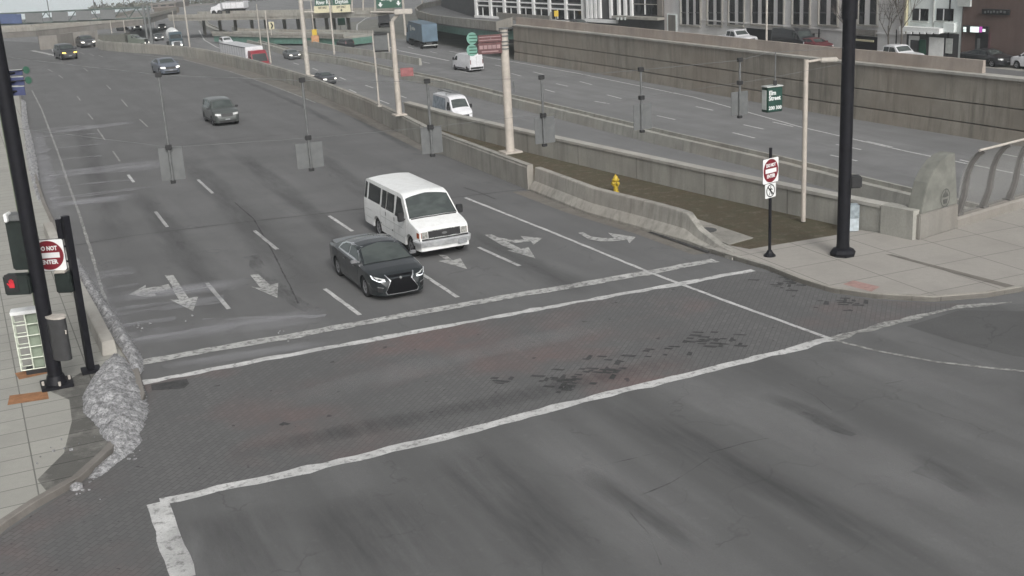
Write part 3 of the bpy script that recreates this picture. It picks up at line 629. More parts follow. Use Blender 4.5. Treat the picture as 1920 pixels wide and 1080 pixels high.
MB().sweep(dm, prof, closed=False).build('mesh_panels', mg, fen, world=True, smooth=40, recalc=False)
for t_ in post_t:
    P0 = F0+BD*t_
    b = MB()
    b.tube([P0+BN*a+Vector((0, 0, z)) for a, z in prof], 0.135, 8, 0.085, up=BD)
    b.box(P0+BN*-0.22+Vector((0, 0, 0.53)), (0.3, 0.3, 0.06), math.radians(35))
    b.build('post', M['conc_d'] if False else simple('dark_steel_post', (0.12, 0.115, 0.11), 0.5) if 'dark_steel_post' not in bpy.data.materials else bpy.data.materials['dark_steel_post'], fen, world=True, smooth=40)
MB().tube([F0+BD*0.05+BN*0.68+Vector((0, 0, 2.9)), F0+BD*Lf+BN*0.68+Vector((0, 0, 2.9))], 0.045).build('top_rail', M['steel'], fen, world=True, smooth=60)
# ------------------------------------------------------------------ viaducts and ramps
def box_deck(name, label, path, w, dz, par_h=0.9, m=None, cols=(), col_z=None, girder=None, colw=0.9, cat='overpass'):
    t = thing(name, label, cat, (path[0].x, path[0].y, path[0].z))
    MB().sweep(path, [(0, -dz), (0, 0), (-w, 0), (-w, -dz)]).build('deck', m or M['conc'], t, world=True)
    MB().sweep(path, [(0.12, -0.25), (0.12, par_h), (-0.15, par_h), (-0.15, 0.004), (0.0, 0.004), (0, -0.25)]).build('parapet', M['conc_w'], t, world=True)
    MB().sweep(path, [(-w+0.15, 0.004), (-w+0.15, par_h), (-w-0.12, par_h), (-w-0.12, 0.004)]).build('parapet', M['conc_w'], t, world=True)
    if girder: MB().sweep(path[:-1] if len(path) > 6 else path, [(-0.3, -dz-girder[0]), (-0.3, -dz-0.003), (-w+0.3, -dz-0.003), (-w+0.3, -dz-girder[0])]).build('girder', girder[1], t, world=True)
    for p, zb in cols:
        top = p.z-dz-(girder[0] if girder else 0)-0.003
        MB().box((p.x, p.y, (top+zb)/2), (colw, colw, top-zb), LANE).build('column', M['conc_w'], t, world=True, bevel=0.05)
    return t
green = simple('green_girder_paint', (0.10, 0.19, 0.155), 0.5, 0, 0.15, 1.5)
V_ = lambda p, z: Vector((p.x, p.y, z))
# viaduct of the northern street curving away over the highway
va = [V_(off(w4[1], -.1), -1.2), AD(932, 54, 163), AD(860, 46, 180), AD(810, 39, 196), AD(783, 30, 212), AD(780, 24, 222), AD(792, 16, 235), AD(845, 5, 250)]
va = va[::-1]
vt = box_deck('viaduct', 'curving concrete viaduct on green girders leading off the northern street', va, 9.0, 0.45, 1.0, M['asph_h'], cols=[(va[-3]-XD*-3, HZ), (va[-5]-XD*-3, HZ)], girder=(1.15, green))
# overpass on the left behind the sign gantry
D1 = 235.0
la = [AD(-260, 62, D1), AD(0, 56, D1), AD(60, 57, D1), AD(190, 62, D1+12), AD(255, 58, D1+40)]
for p in la: p.z = la[1].z
box_deck('overpass', 'grey overpass on the far left behind the sign gantry', la[::-1], -12.0 if False else 10.0, 1.1, 0.7, M['conc_d'], cols=[(AD(84, 75, D1+4), -6), (AD(94, 75, D1+4), -6), (AD(125, 75, D1+6), -6), (AD(20, 75, D1+4), -6)])
lb = [AD(-200, 36, 330), AD(60, 40, 330), AD(190, 47, 330), AD(285, 52, 330)]
for p in lb: p.z = lb[2].z
box_deck('overpass', 'more distant grey overpass seen just under the sign gantry', lb[::-1], 10.0, 1.2, 1.0, M['conc_d'], cols=[(AD(x, 70, 334), -8) for x in (100, 180, 205, 262)])
# abutment wall where the street lanes come from under it
aw = [G(76, 94), G(110, 91), G(140, 86), G(186, 82)]
wall('abutment_wall', 'grey retaining wall under the overpass behind the oncoming cars at far left', aw, [(0, -6), (0, 1.7), (-0.6, 1.7), (-0.6, -6)], M['conc_d'])
# raised road with many columns across the middle distance
mc = [AD(372, 33, 245), AD(430, 30, 240), AD(500, 26, 235), AD(560, 22, 230), AD(640, 19, 226), AD(740, 15, 220)]
zz = mc[2].z
for p in mc: p.z = zz
mcol = [(AD(x, 60, d), HZ) for x, d in ((384, 246), (414, 243), (443, 241), (474, 239), (500, 237), (535, 234), (561, 232), (590, 230), (614, 229), (628, 228), (655, 227))]
mcol = [(Vector((p.x, p.y, zz)), z) for p, z in mcol]
box_deck('overpass', 'long grey overpass on many slim columns crossing the middle distance', mc[::-1], 8.0, 0.5, 0.75, M['conc_w'], cols=mcol, colw=0.6)
lowr = [AD(447, 62, 226), AD(520, 59, 218), AD(560, 57, 213), AD(640, 60, 207), AD(700, 66, 200)]
zz2 = lowr[1].z
for p in lowr: p.z = zz2
box_deck('overpass', 'lower ramp with green girders passing under the long overpass', lowr[::-1], 6.0, 0.4, 0.45, M['conc'], cols=[(AD(x, 70, 222), HZ) for x in (465, 492)], girder=(1.1, green), colw=0.6)
# ramp retaining wall on green side (long pale parapet beside the highway)
rwp = gp([(407, 60), (447, 69), (507, 81), (567, 95), (620, 104), (700, 117), (745, 127)], HZ)
wall('ramp_barrier', 'low concrete barrier along the far edge of the oncoming highway lanes', [off(p, 3.2) for p in rwp], [(0, 0), (-0.1, 0.95), (-0.4, 0.95), (-0.5, 0)], M['conc'], 'barrier')
rb = gp([(560, 88), (620, 90), (690, 90), (745, 104)], HZ)
# ------------------------------------------------------------------ distant hills
def hills():
    b = MB(); bm = b.bm; rows = []
    for k, (D, base) in enumerate([(1500, -40), (1900, 0), (2300, 1)]):
        row = []
        for i in range(70):
            az = math.radians(62+i*1.05)                    # measured from +X
            t = (107.8-math.degrees(az))/14.0               # 0 where the open sky is, 1 toward the centre
            h = -105 if t < 0 else -105+(min(1, t)**0.6)*170*(1+0.10*noise.noise(Vector((i*0.35, k, 0))))
            if k == 0: h = -105
            if k == 2: h = h*0.9-5
            row.append(bm.verts.new((D*math.cos(az), D*math.sin(az), h)))
        rows.append(row)
    for a, c in zip(rows, rows[1:]):
        for i in range(69): bm.faces.new((a[i], a[i+1], c[i+1], c[i]))
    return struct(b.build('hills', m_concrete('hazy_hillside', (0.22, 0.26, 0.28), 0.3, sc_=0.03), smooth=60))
hills()
# far wood on the skyline, reads as one mass
wd = MB(); rr = random.Random(11)
for i in range(2600):
    x = rr.uniform(175, 600); D = rr.uniform(470, 640); hgt = 2.3+1.6*noise.noise(Vector((x*0.05, D*0.02, 0)))
    p = AD(x, 40, D); p.z = 10.6-D*.0425
    p += Vector((rr.uniform(-2, 2), rr.uniform(-2, 2), abs(rr.gauss(0, 0.45))*hgt+0.5)); s_ = rr.uniform(.5, 1.3)
    a = Vector((rr.uniform(-1, 1), rr.uniform(-1, 1), rr.uniform(-.6, .6)))*s_; c = Vector((rr.uniform(-1, 1), rr.uniform(-1, 1), rr.uniform(-.2, 1)))*s_
    wd.poly([p, p+a, p+a+c, p+c])
tag(wd.build('far_trees', simple('distant_branches', (0.085, 0.085, 0.065), 0.9, 0, 0.3, 0.2), recalc=False), 'thin band of distant bare woodland on the skyline', 'woodland', kind='stuff')
def far_building(name, label, px0, px1, ptop, D, m, rows, cols, wm, dep=18, zb=-8):
    A = AD(px0, 60, D); B = AD(px1, 60, D); A.z = B.z = zb; P = PL((px0+px1)/2, ptop, A, B); h = P.z-zb
    t = thing(name, label, 'building', (A.x, A.y, zb)); x = (B-A).normalized(); y = Vector((-x.y, x.x, 0)); Lw = (B-A).length
    MB().prism([A.xy, B.xy, (B+y*dep).xy, (A+y*dep).xy], zb, P.z).build('wall', m, t, world=True)
    MB().prism([(A-x*.4-y*.3).xy, (B+x*.4-y*.3).xy, (B+x*.4+y*dep).xy, (A-x*.4+y*dep).xy], P.z+.003, P.z+0.5).build('roof', M['conc_d'], t, world=True)
    for r in range(rows):
        for c in range(cols):
            f = frame(A+x*(Lw*(c+.5)/cols)-y*0.05+Vector((0, 0, h*(r+.55)/rows)), x)
            MB().box(None, (Lw/cols*.62, h/rows*.5, 0.1), M=f).build('window', wm, t, world=True)
    return t
far_building('low_building', 'low brownish building with a dark upper storey right of the gantry post', 290, 336, 8, 420, simple('dull_brick', (0.19, 0.16, 0.145), 0.8, 0, .2, .3), 2, 3, M['glass'])
far_building('low_building', 'pale building with a row of dark windows left of the tall light pole', 336, 392, 14, 430, M['conc_w'], 2, 6, M['glass'])
far_building('low_building', 'grey distant building behind the right end of the long overpass', 566, 600, -12, 380, M['conc'], 4, 3, M['glass'])
far_building('low_building', 'distant glazed building seen between the green highway signs', 640, 716, -16, 370, M['conc_w'], 4, 7, M['glass'])
far_building('low_building', 'distant reddish building right of the last green highway sign', 748, 800, -14, 390, simple('dull_red_brick', (0.20, 0.14, 0.13), 0.8, 0, .2, .3), 4, 4, M['glass'])
# ------------------------------------------------------------------ buildings on the northern street
class Facade:
    def __init__(s, name, label, x0, y0, x1, y1, m, height=26.0, depth=14.0, z=NZ):
        s.A = G(x0, y0, z); s.B = G(x1, y1, z); s.x = (s.B-s.A).normalized(); s.y = Vector((-s.x.y, s.x.x, 0)); s.z = z
        s.L = (s.B-s.A).length; s.t = thing(name, label, 'building', (s.A.x, s.A.y, z), math.atan2(s.x.y, s.x.x))
        MB().prism([s.A.xy, s.B.xy, (s.B+s.y*depth).xy, (s.A+s.y*depth).xy], HZ+.01, z+height).build('wall', m, s.t, world=True)
        MB().prism([(s.A-s.y*.25).xy, (s.B-s.y*.25).xy, (s.B+s.y*depth).xy, (s.A+s.y*depth).xy], z+height+.003, z+height+.6).build('roof', M['conc_d'], s.t, world=True)
    def uz(s, px, py):
        p = PL(px, py, s.A, s.B); return (p-s.A).dot(s.x), p.z
    def rect(s, x0, y0, x1, y1, m, name='window', proud=0.03, dep=0.06, bottom=False, bev=0):
        xm, ym = (x0+x1)/2, (y0+y1)/2
        u0, _ = s.uz(x0, ym); u1, _ = s.uz(x1, ym); _, zt = s.uz(xm, y0); _, zb = s.uz(xm, y1)
        if bottom: zb = s.z
        c = s.A+s.x*((u0+u1)/2)-s.y*(proud-dep/2); c.z = (zt+zb)/2
        f = frame(c, s.x)
        return MB().box(None, (abs(u1-u0), abs(zt-zb), dep), M=f).build(name, m, s.t, world=True, bevel=bev)
stone = m_concrete('pale_stone', (0.60, 0.595, 0.59), 0.25, sc_=0.6)
whiteb = simple('white_render', (0.74, 0.79, 0.77), 0.7, 0, 0.05, 0.5)
whitem = simple('white_mullion', (0.78, 0.78, 0.77), 0.6, 0, 0.05, 1)
dkw = simple('dark_cladding', (0.06, 0.06, 0.062), 0.7, 0, 0.15, 1)
wing = NT('shop_window_glass'); wglass = wing.fin(wing.mix(wing.noise(wing.pos(0, (1, 1, .35)), 0.7, 3, .6, .4, .6), (0.010, 0.011, 0.012, 1), (0.045, 0.047, 0.05, 1)), 0.12, Specular_IOR_Level=0.5)
# dark block
f0 = Facade('office_block', 'plain dark grey building block at the left end of the northern street', 828, 13, 893, 36, dkw, 30)
# white grid building
f1 = Facade('office_building', 'office building with a white grid of columns and dark glass', 893, 36, 1100, 50, dkw, 30)
xs = [893, 920, 946, 973, 1001, 1031, 1062, 1094]
for a, b in zip(xs, xs[1:]):
    for (t_, u_) in ((-22, -14), (-11, 1), (4, 9), (14, 33)):
        k = (a-893)/200*3; f1.rect(a+2.5, t_+k, b-2.5, u_+k, wglass, 'window', 0.06, 0.05)
    m_ = (a+b)/2; f1.rect(m_-.7, 14+(a-893)/200*3, m_+.7, 33+(a-893)/200*3, whitem, 'mullion', 0.12, 0.05)
for x in xs: f1.rect(x-2.2, -60, x+2.2, 33+(x-893)/200*3.5, whitem, 'column', 0.3, 0.3)
for yy in (-12.5, 2.5, 11.5): f1.rect(893, yy+1.5, 1095, yy+4, whitem, 'spandrel', 0.22, 0.2)
f1.rect(893, 34.5, 1100, 39, whitem, 'base_band', 0.35, 0.3); f1.rect(990, 38, 1100, 45, whiteb, 'plinth', 0.4, 0.3)
# dark fins building
f2 = Facade('office_building', 'dark building with white vertical fins beside the stone building', 1100, 51, 1246, 60, dkw, 30)
for a in (1101, 1108, 1116, 1124, 1145, 1160, 1172, 1184): f2.rect(a, -60, a+4.2, 34, whitem, 'fin', 0.35, 0.3)
for a in (1105.5, 1112.5, 1120.5, 1152, 1165, 1177): f2.rect(a, -60, a+3.4, 33, wglass, 'window', 0.06, 0.05)
f2.rect(1188, -60, 1233, 27, wglass, 'window', 0.08, 0.05); f2.rect(1209, -60, 1211, 27, whitem, 'mullion', 0.14, 0.05); f2.rect(1188, 7, 1233, 8.5, M['conc'], 'mullion', 0.16, 0.05)
f2.rect(1100, 36, 1160, 42, whitem, 'base_band', 0.5, 0.4); f2.rect(1160, 30, 1246, 35, M['conc'], 'canopy', 1.2, 1.2); f2.rect(1235, -60, 1244, 30, M['conc_d'], 'pier', 0.3, 0.3)
for a in (1171, 1178, 1185): f2.rect(a, 31, a+3, 36, M['whited'], 'wall_lamp', 1.4, 0.15)
# pale stone building
f3 = Facade('stone_building', 'large pale stone building with tall paired windows and two garage openings', 1246, 60, 1699, 105, stone, 30)
wins = [(1279, 1286.5), (1292, 1299.5), (1305, 1312), (1329, 1337.5), (1344, 1352.5), (1369, 1378), (1385, 1394), (1412, 1421.5), (1429, 1436), (1440, 1451), (1459, 1469), (1489, 1500), (1507.5, 1518), (1539, 1550.5), (1559, 1570.5), (1613, 1622.5), (1633, 1645)]
for a, b in wins:
    f3.rect(a, -70, b, 46, wglass, 'window', 0.05, 0.08)
    f3.rect(a, 22.5, b, 25, dkw, 'transom', 0.09, 0.05)
for a, b in ((1278, 1313), (1328, 1353.5), (1368, 1395), (1411, 1470), (1488, 1519), (1538, 1571.5), (1612, 1646)):
    f3.rect(a-1.5, 46.5, b+1.5, 49.5, M['conc_w'], 'sill', 0.25, 0.25)
    f3.rect(a-2.4, -70, a-.5, 46, M['conc_l'], 'jamb', 0.18, 0.18); f3.rect(b+.5, -70, b+2.4, 46, M['conc_l'], 'jamb', 0.18, 0.18)
f3.rect(1314, 50.5, 1699, 53, stone, 'string_course', 0.16, 0.16)
for yy in (62, 71, 80): f3.rect(1520, yy, 1540, yy+.8, M['conc'], 'joint', 0.02, 0.03)
f3.rect(1252, 26, 1270, 61, whiteb, 'door_frame', 0.1, 0.1, True); f3.rect(1254.5, 28, 1268, 61, M['conc_d'], 'door', 0.14, 0.08, True)
f3.rect(1400, 55.5, 1480, 84, NT('garage_darkness').fin(lin((0.012, 0.012, 0.014)), 0.9), 'garage_opening', 0.04, 0.06, True)
f3.rect(1601, 68, 1645, 100, bpy.data.materials['garage_darkness'], 'garage_opening', 0.04, 0.06, True)
f3.rect(1601, 55, 1645, 66, M['conc_d'], 'garage_lintel', 0.3, 0.3); f3.rect(1600, 73, 1645, 76.5, M['signcream'], 'clearance_bar', 0.5, 0.1)
f3.rect(1396, 54, 1400, 80, stone, 'pier', 0.25, 0.25, True)
for i, yy in enumerate(range(-56, 44, 13)):
    f3.rect(1648, yy, 1698, yy+.7, M['conc'], 'joint', 0.015, 0.03)
# white building
f4 = Facade('white_building', 'white rendered building with a scalloped awning and a dark ground floor', 1700, 105.5, 1799, 114, whiteb, 26)
f4.rect(1700, 61, 1797, 112, dkw, 'shopfront', 0.05, 0.05, True)
for a, b in ((1712, 1741), (1757, 1788)):
    f4.rect(a, 16, b, 38.5, wglass, 'window', 0.08, 0.08); f4.rect(a-2, 39.5, b+2, 42, M['whited'], 'sill', 0.25, 0.2); f4.rect(a+13, 17, a+14.5, 38, whitem, 'mullion', 0.12, 0.04)
    f4.rect(a, -26, b, -5, wglass, 'window', 0.08, 0.08)
f4.rect(1701, -70, 1704, 62, M['signcream'], 'pilaster', 0.25, 0.25); f4.rect(1752, -70, 1754, 50, M['whited'], 'pilaster', 0.15, 0.15)
f4.rect(1700, 50, 1776, 59, M['white'], 'awning', 1.0, 1.0); f4.rect(1776, 42, 1796, 60, whiteb, 'fascia', 0.5, 0.5)
for i in range(6): f4.rect(1702+i*13, 58, 1711+i*13, 62, M['white'], 'scallop', 1.05, 0.12)
f4.rect(1705, 67, 1724, 112, M['white'], 'door_frame', 0.12, 0.1, True); f4.rect(1709, 75, 1724, 112, dkw, 'door', 0.18, 0.1, True); f4.rect(1725, 74, 1737, 112, M['signgreen'], 'door', 0.16, 0.1, True)
f4.rect(1743, 70, 1770, 112, M['white'], 'garage_door', 0.12, 0.1, True)
f4.rect(1775, 72, 1787, 100, M['whited'], 'poster_panel', 0.14, 0.08)
# brown building
f5 = Facade('brown_building', 'dark brown building with a lit bar sign above its doorway', 1800, 115, 2040, 134, m_concrete('brown_render', (0.12, 0.085, 0.075), 0.5, sc_=.6), 26)
f5.rect(1828, 62, 1852, 130, M['plastic'] , 'doorway', 0.05, 0.06, True); f5.rect(1833, 72, 1838, 104, M['alu'], 'door_light', 0.09, 0.05)
f5.rect(1840, 60, 1856, 130, simple('dark_red_panel', (0.10, 0.045, 0.05), 0.7), 'wall_panel', 0.03, 0.05, True)
f5.rect(1800, -70, 1824, 12, M['whited'], 'white_panel', 0.2, 0.2)
sg = f5.rect(1809, 48, 1856, 61, M['plastic'], 'lit_sign', 0.3, 0.2); f5.rect(1824, 49.5, 1840, 60, emit('sign_glow_white', (0.85, 0.95, 0.92), 0.55), 'sign_panel', 0.34, 0.06)
f5.rect(1841, 49.5, 1846, 60, emit('sign_glow_purple', (0.45, 0.08, 0.4), 0.5), 'sign_panel', 0.34, 0.06)
for q in ((1811, 50, 1816, 55), (1811, 56, 1816, 59), (1847, 54, 1852, 59)): f5.rect(*q, bpy.data.materials['sign_glow_white'], 'sign_lamp', 0.34, 0.06)
f5.rect(1844, 17, 1895, 27, M['plastic'], 'name_board', 0.2, 0.15)
for i, (a, w_) in enumerate(((1849, 4), (1855, 3), (1860, 3), (1865, 5), (1872, 4), (1878, 5), (1885, 5))): f5.rect(a, 20.5-(i % 2), a+w_*.7, 24.5-(i % 2), M['alu'], 'letter', 0.24, 0.05)
f5.rect(1855, 105, 1878, 122, M['conc_w'], 'planter', 0.9, 0.9, True)
# round sign hanging on the brown building
# ------------------------------------------------------------------ bare street trees
def tree(P, H, seed, label, r=0.11, col=None):
    t = thing('bare_tree', label, 'tree', (P.x, P.y, P.z)); rr = random.Random(seed); tr = MB(); cr = MB()
    tr.tube([P, P+Vector((.05, .03, H*.2)), P+Vector((0, .08, H*.42))], r, 7, r*.7)
    def grow(p, d, L, rad, lv):
        q = p+d*L*.5+Vector((rr.uniform(-.06, .06), rr.uniform(-.06, .06), 0))*L; e = q+(d+Vector((rr.uniform(-.2, .2), rr.uniform(-.2, .2), .1))).normalized()*L*.5
        cr.tube([p, q, e], rad, 4 if lv > 1 else 5, rad*.55)
        if lv >= 4: return
        for _ in range(3 if lv < 3 else 2):
            nd = (d+Vector((rr.uniform(-.75, .75), rr.uniform(-.75, .75), rr.uniform(-.1, .6)))).normalized()
            grow(p.lerp(e, rr.uniform(.5, 1)), nd, L*rr.uniform(.55, .8), rad*.55, lv+1)
    for _ in range(5):
        grow(P+Vector((0, .05, H*rr.uniform(.25, .42))), Vector((rr.uniform(-.5, .5), rr.uniform(-.5, .5), 1)).normalized(), H*.27, r*.5, 1)
    bark = bpy.data.materials.get('bark') or simple('bark', (0.10, 0.09, 0.08), 0.9)
    tr.build('trunk', bark, t, world=True, smooth=60); cr.build('crown', bark, t, world=True)
    return t
tree(G(1383, 72, NZ), 8.0, 3, 'bare tree in front of the stone building left of the first garage opening')
tree(G(1586, 98, NZ), 6.5, 5, 'thin bare tree just left of the black signal pole, before the stone building')
tree(G(1688, 110, NZ), 9.5, 8, 'bare tree between the stone building and the white building')
tree(G(1664, 107, NZ), 7.0, 12, 'small bare tree by the garage opening with the yellow clearance bar')
# ------------------------------------------------------------------ vehicles: one lofted shell per body, parts laid on it
def lerp_tab(tab, x):
    if x <= tab[0][0]: return tab[0][1]
    for (a, va_), (b, vb_) in zip(tab, tab[1:]):
        if x <= b: return va_+(vb_-va_)*(x-a)/(b-a) if b > a else vb_
    return tab[-1][1]
class Car:
    def __init__(s, name, label, cat, spec, paint, P, head=LANE, anchor=None, group=None):
        s.sp = sp = dict(sh=0.05, tum=0.33, crown=0.05, r=0.33, tw=0.22, arch=0.055, sill=0.2, tuck=0.05); sp.update(spec)
        s.L = sp['top'][-1][0]; s.t = thing(name, label, cat, group=group)
        ax, ay = anchor if anchor else (sp['wx'][1], -lerp_tab(sp['W'], sp['wx'][1]))
        ca, sa = math.cos(head), math.sin(head)
        s.t.location = (P.x-(ax*ca-ay*sa), P.y-(ax*sa+ay*ca), P.z); s.t.rotation_euler = (0, 0, head)
        xs = set([0.0, s.L])
        for tab in (sp['top'], sp['W'], sp['belt']):
            for v in tab: xs.add(v[0])
        n = int(s.L/0.07)
        for i in range(n): xs.add(i*0.07)
        ra = sp['r']+sp['arch']
        for w in sp['wx']:
            for q in (-1, -.97, -.9, .9, .97, 1): xs.add(w+q*ra)
        xs = sorted(x for x in xs if 0 <= x <= s.L); ys = [xs[0]]
        for x in xs[1:]:
            if x-ys[-1] > 0.008: ys.append(x)
        b = MB(); bm = b.bm; rings = []
        for x in ys:
            h = s.half(x); full = [(-y, z) for y, z in h[::-1]][:-1]+h
            h2 = h[1:-1]; ring = [(0, h[0][1])]+[(y, z) for y, z in h2]+[(0, h[-1][1])]+[(-y, z) for y, z in h2[::-1]]
            rings.append([bm.verts.new((x, y, z)) for y, z in ring])
        q = len(rings[0])
        for a, c in zip(rings, rings[1:]):
            for j in range(q): bm.faces.new((a[j], c[j], c[(j+1) % q], a[(j+1) % q]))
        bm.faces.new(rings[0]); bm.faces.new(rings[-1][::-1])
        bmesh.ops.recalc_face_normals(bm, faces=bm.faces)
        s.bvh = BVHTree.FromBMesh(bm)
        s.body = b.build('body', paint, s.t, smooth=38)
        s.paint = paint
        Wm = max(v[1] for v in sp['W'])
        MB().box((s.L/2, 0, 0.36), (s.L-0.5, Wm*1.5, 0.26)).build('underbody', M['plastic'], s.t)
        s.wheels()
    def half(s, x):
        sp = s.sp; zb = lerp_tab(sp['bot'], x) if 'bot' in sp else sp['sill']
        ra = sp['r']+sp['arch']
        for w in sp['wx']:
            d = abs(x-w)
            if d < ra: zb = max(zb, sp['r']*0.95+math.sqrt(ra*ra-d*d))
        W_ = lerp_tab(sp['W'], x); belt = lerp_tab(sp['belt'], x); zt = lerp_tab(sp['top'], x); ze = zt-sp['crown']*min(1, max(.3, (zt-.5)))
        ze = max(ze, zb+0.02); zt = max(zt, ze+0.005); hb = min(belt, ze); hb = max(hb, zb+0.012)
        side = lambda z: W_*(1-sp['tuck']*min(1.6, abs((z-0.66)/0.5))**2)
        out = [(0, zb), (W_*.8, zb)]
        for k in range(8): z = zb+(hb-zb)*k/7; out.append((side(z), z))
        yb = side(hb); ye = yb
        for k in range(1, 6):
            z = hb+max(0, ze-hb)*k/5+0.0006*k; ye = yb-sp['sh']*min(1, (z-hb)/0.05)-sp['tum']*(z-hb); out.append((ye, z))
        z0 = out[-1][1]
        for k in range(1, 8): u = k/7; out.append((ye*(1-u), z0+max(0.004, zt-z0)*(1-(1-u)**2.4)))
        out[-1] = (0, out[-1][1]); return out
    def decal(s, polys, view, m, name, off=0.006, parent=None, step=0.1):
        if not isinstance(polys[0][0], (tuple, list)): polys = [polys]
        bm = bmesh.new()
        for pl in polys:
            try: bm.faces.new([bm.verts.new((p[0], p[1], 0)) for p in pl])
            except ValueError: pass
        xs = [v.co.x for v in bm.verts]; ys = [v.co.y for v in bm.verts]
        for ax_, lo, hi in ((0, min(xs), max(xs)), (1, min(ys), max(ys))):
            v = lo+step
            while v < hi:
                n = Vector((1, 0, 0)) if ax_ == 0 else Vector((0, 1, 0))
                bmesh.ops.bisect_plane(bm, geom=bm.verts[:]+bm.edges[:]+bm.faces[:], plane_co=n*v, plane_no=n); v += step
        for v in bm.verts:
            a, c = v.co.x, v.co.y
            o, d = {'F': (Vector((s.L+2, a, c)), Vector((-1, 0, 0))), 'B': (Vector((-2, a, c)), Vector((1, 0, 0))), 'R': (Vector((a, -4, c)), Vector((0, 1, 0))),
                    'L': (Vector((a, 4, c)), Vector((0, -1, 0))), 'T': (Vector((a, c, 8)), Vector((0, 0, -1)))}[view]
            h, n, i, dist = s.bvh.ray_cast(o, d)
            if h is None:
                h, n, i, dist = s.bvh.find_nearest(o+d*(2 if view in 'FB' else 4-0.9))
            if n.dot(d) > 0: n = -n
            v.co = h-d*off*0.6+n*off
        me = bpy.data.meshes.new(name); bm.to_mesh(me); bm.free(); me.materials.append(m)
        for p in me.polygons: p.use_smooth = True
        o = bpy.data.objects.new(name, me); COL.objects.link(o); o.parent = parent or s.t
        return o
    def both(s, polys, view, m, name, **k):       # mirrored pair on front / rear / top
        s.decal(polys, view, m, name, **k)
        if not isinstance(polys[0][0], (tuple, list)): polys = [polys]
        if view in 'FB': mp = [[(-a, b) for a, b in p][::-1] for p in polys]
        else: mp = [[(a, -b) for a, b in p][::-1] for p in polys]
        s.decal(mp, view, m, name, **k)
    def sides(s, polys, m, name, **k):
        s.decal(polys, 'R', m, name, **k); s.decal(polys, 'L', m, name, **k)
    def wheels(s):
        sp = s.sp; r, tw = sp['r'], sp['tw']
        for w in sp['wx']:
            for sg_ in (-1, 1):
                Wy = lerp_tab(sp['W'], w)-0.03
                T = Matrix.Translation((w, sg_*(Wy-tw/2), r)) @ Matrix.Rotation(-sg_*math.pi/2, 4, 'X')
                tb = MB().lathe([(r*.66, -tw/2), (r*.93, -tw/2), (r, -tw*.36), (r, tw*.36), (r*.93, tw/2), (r*.66, tw/2), (r*.62, tw*.3)], T, 24)
                wo_ = tb.build('wheel', M['rubber'], s.t, smooth=35)
                rb_ = MB().lathe([(0, tw*.34), (r*.14, tw*.36), (r*.16, tw*.28), (r*.5, tw*.22), (r*.6, tw*.36), (r*.67, tw*.46), (r*.67, tw*.1)], T, 24)
                ns = 5 if not sp.get('steel') else 4
                for k in range(ns):
                    a = 2*math.pi*k/ns; Tk = T @ Matrix.Rotation(a, 4, 'Z') @ Matrix.Translation((r*.38, 0, tw*.33))
                    rb_.box(None, (r*.5, r*.15, tw*.14), M=Tk)
                rb_.build('rim', M['rim_d'] if sp.get('steel') else M['rim'], wo_, smooth=30)
    def mirror(s, x, z, m, size=(0.1, 0.2, 0.14), w=None):
        for sg_ in (-1, 1):
            y = (w if w else lerp_tab(s.sp['W'], x)-s.sp['sh']) + 0.12
            b = MB().box((x, sg_*y, z), size).box((x, sg_*(y-.14), z-size[2]*.3), (size[0]*.5, .16, .04)); b.build('mirror', m, s.t, bevel=0.02, smooth=40)
def stroke(pts, w):
    out = []
    for a, b in zip(pts, pts[1:]):
        d = Vector((b[0]-a[0], b[1]-a[1])).normalized(); n = Vector((-d.y, d.x))*w/2; e = d*w*.3
        out.append([(a[0]-e.x-n.x, a[1]-e.y-n.y), (b[0]+e.x-n.x, b[1]+e.y-n.y), (b[0]+e.x+n.x, b[1]+e.y+n.y), (a[0]-e.x+n.x, a[1]-e.y+n.y)])
    return out
SEDAN = dict(top=[(0, .72), (.03, .95), (.12, 1.05), (.3, 1.10), (.95, 1.13), (1.3, 1.27), (1.7, 1.385), (2.1, 1.435), (2.5, 1.445), (2.85, 1.41), (3.1, 1.34), (3.78, 1.03), (3.86, 1.0), (4.3, .935), (4.65, .85), (4.86, .73), (4.93, .60), (4.96, .45)],
             W=[(0, .66), (.06, .76), (.2, .85), (.7, .915), (1.4, .93), (3.6, .93), (4.2, .925), (4.55, .88), (4.8, .77), (4.92, .62), (4.96, .5)], belt=[(0, .9), (1.0, .99), (3.6, .93), (4.96, .8)], wx=(1.12, 3.98), r=.335, sill=.2, tum=.40, sh=.05, crown=.07,
             bot=[(0, .34), (.5, .24), (.9, .2), (4.4, .2), (4.96, .2)])
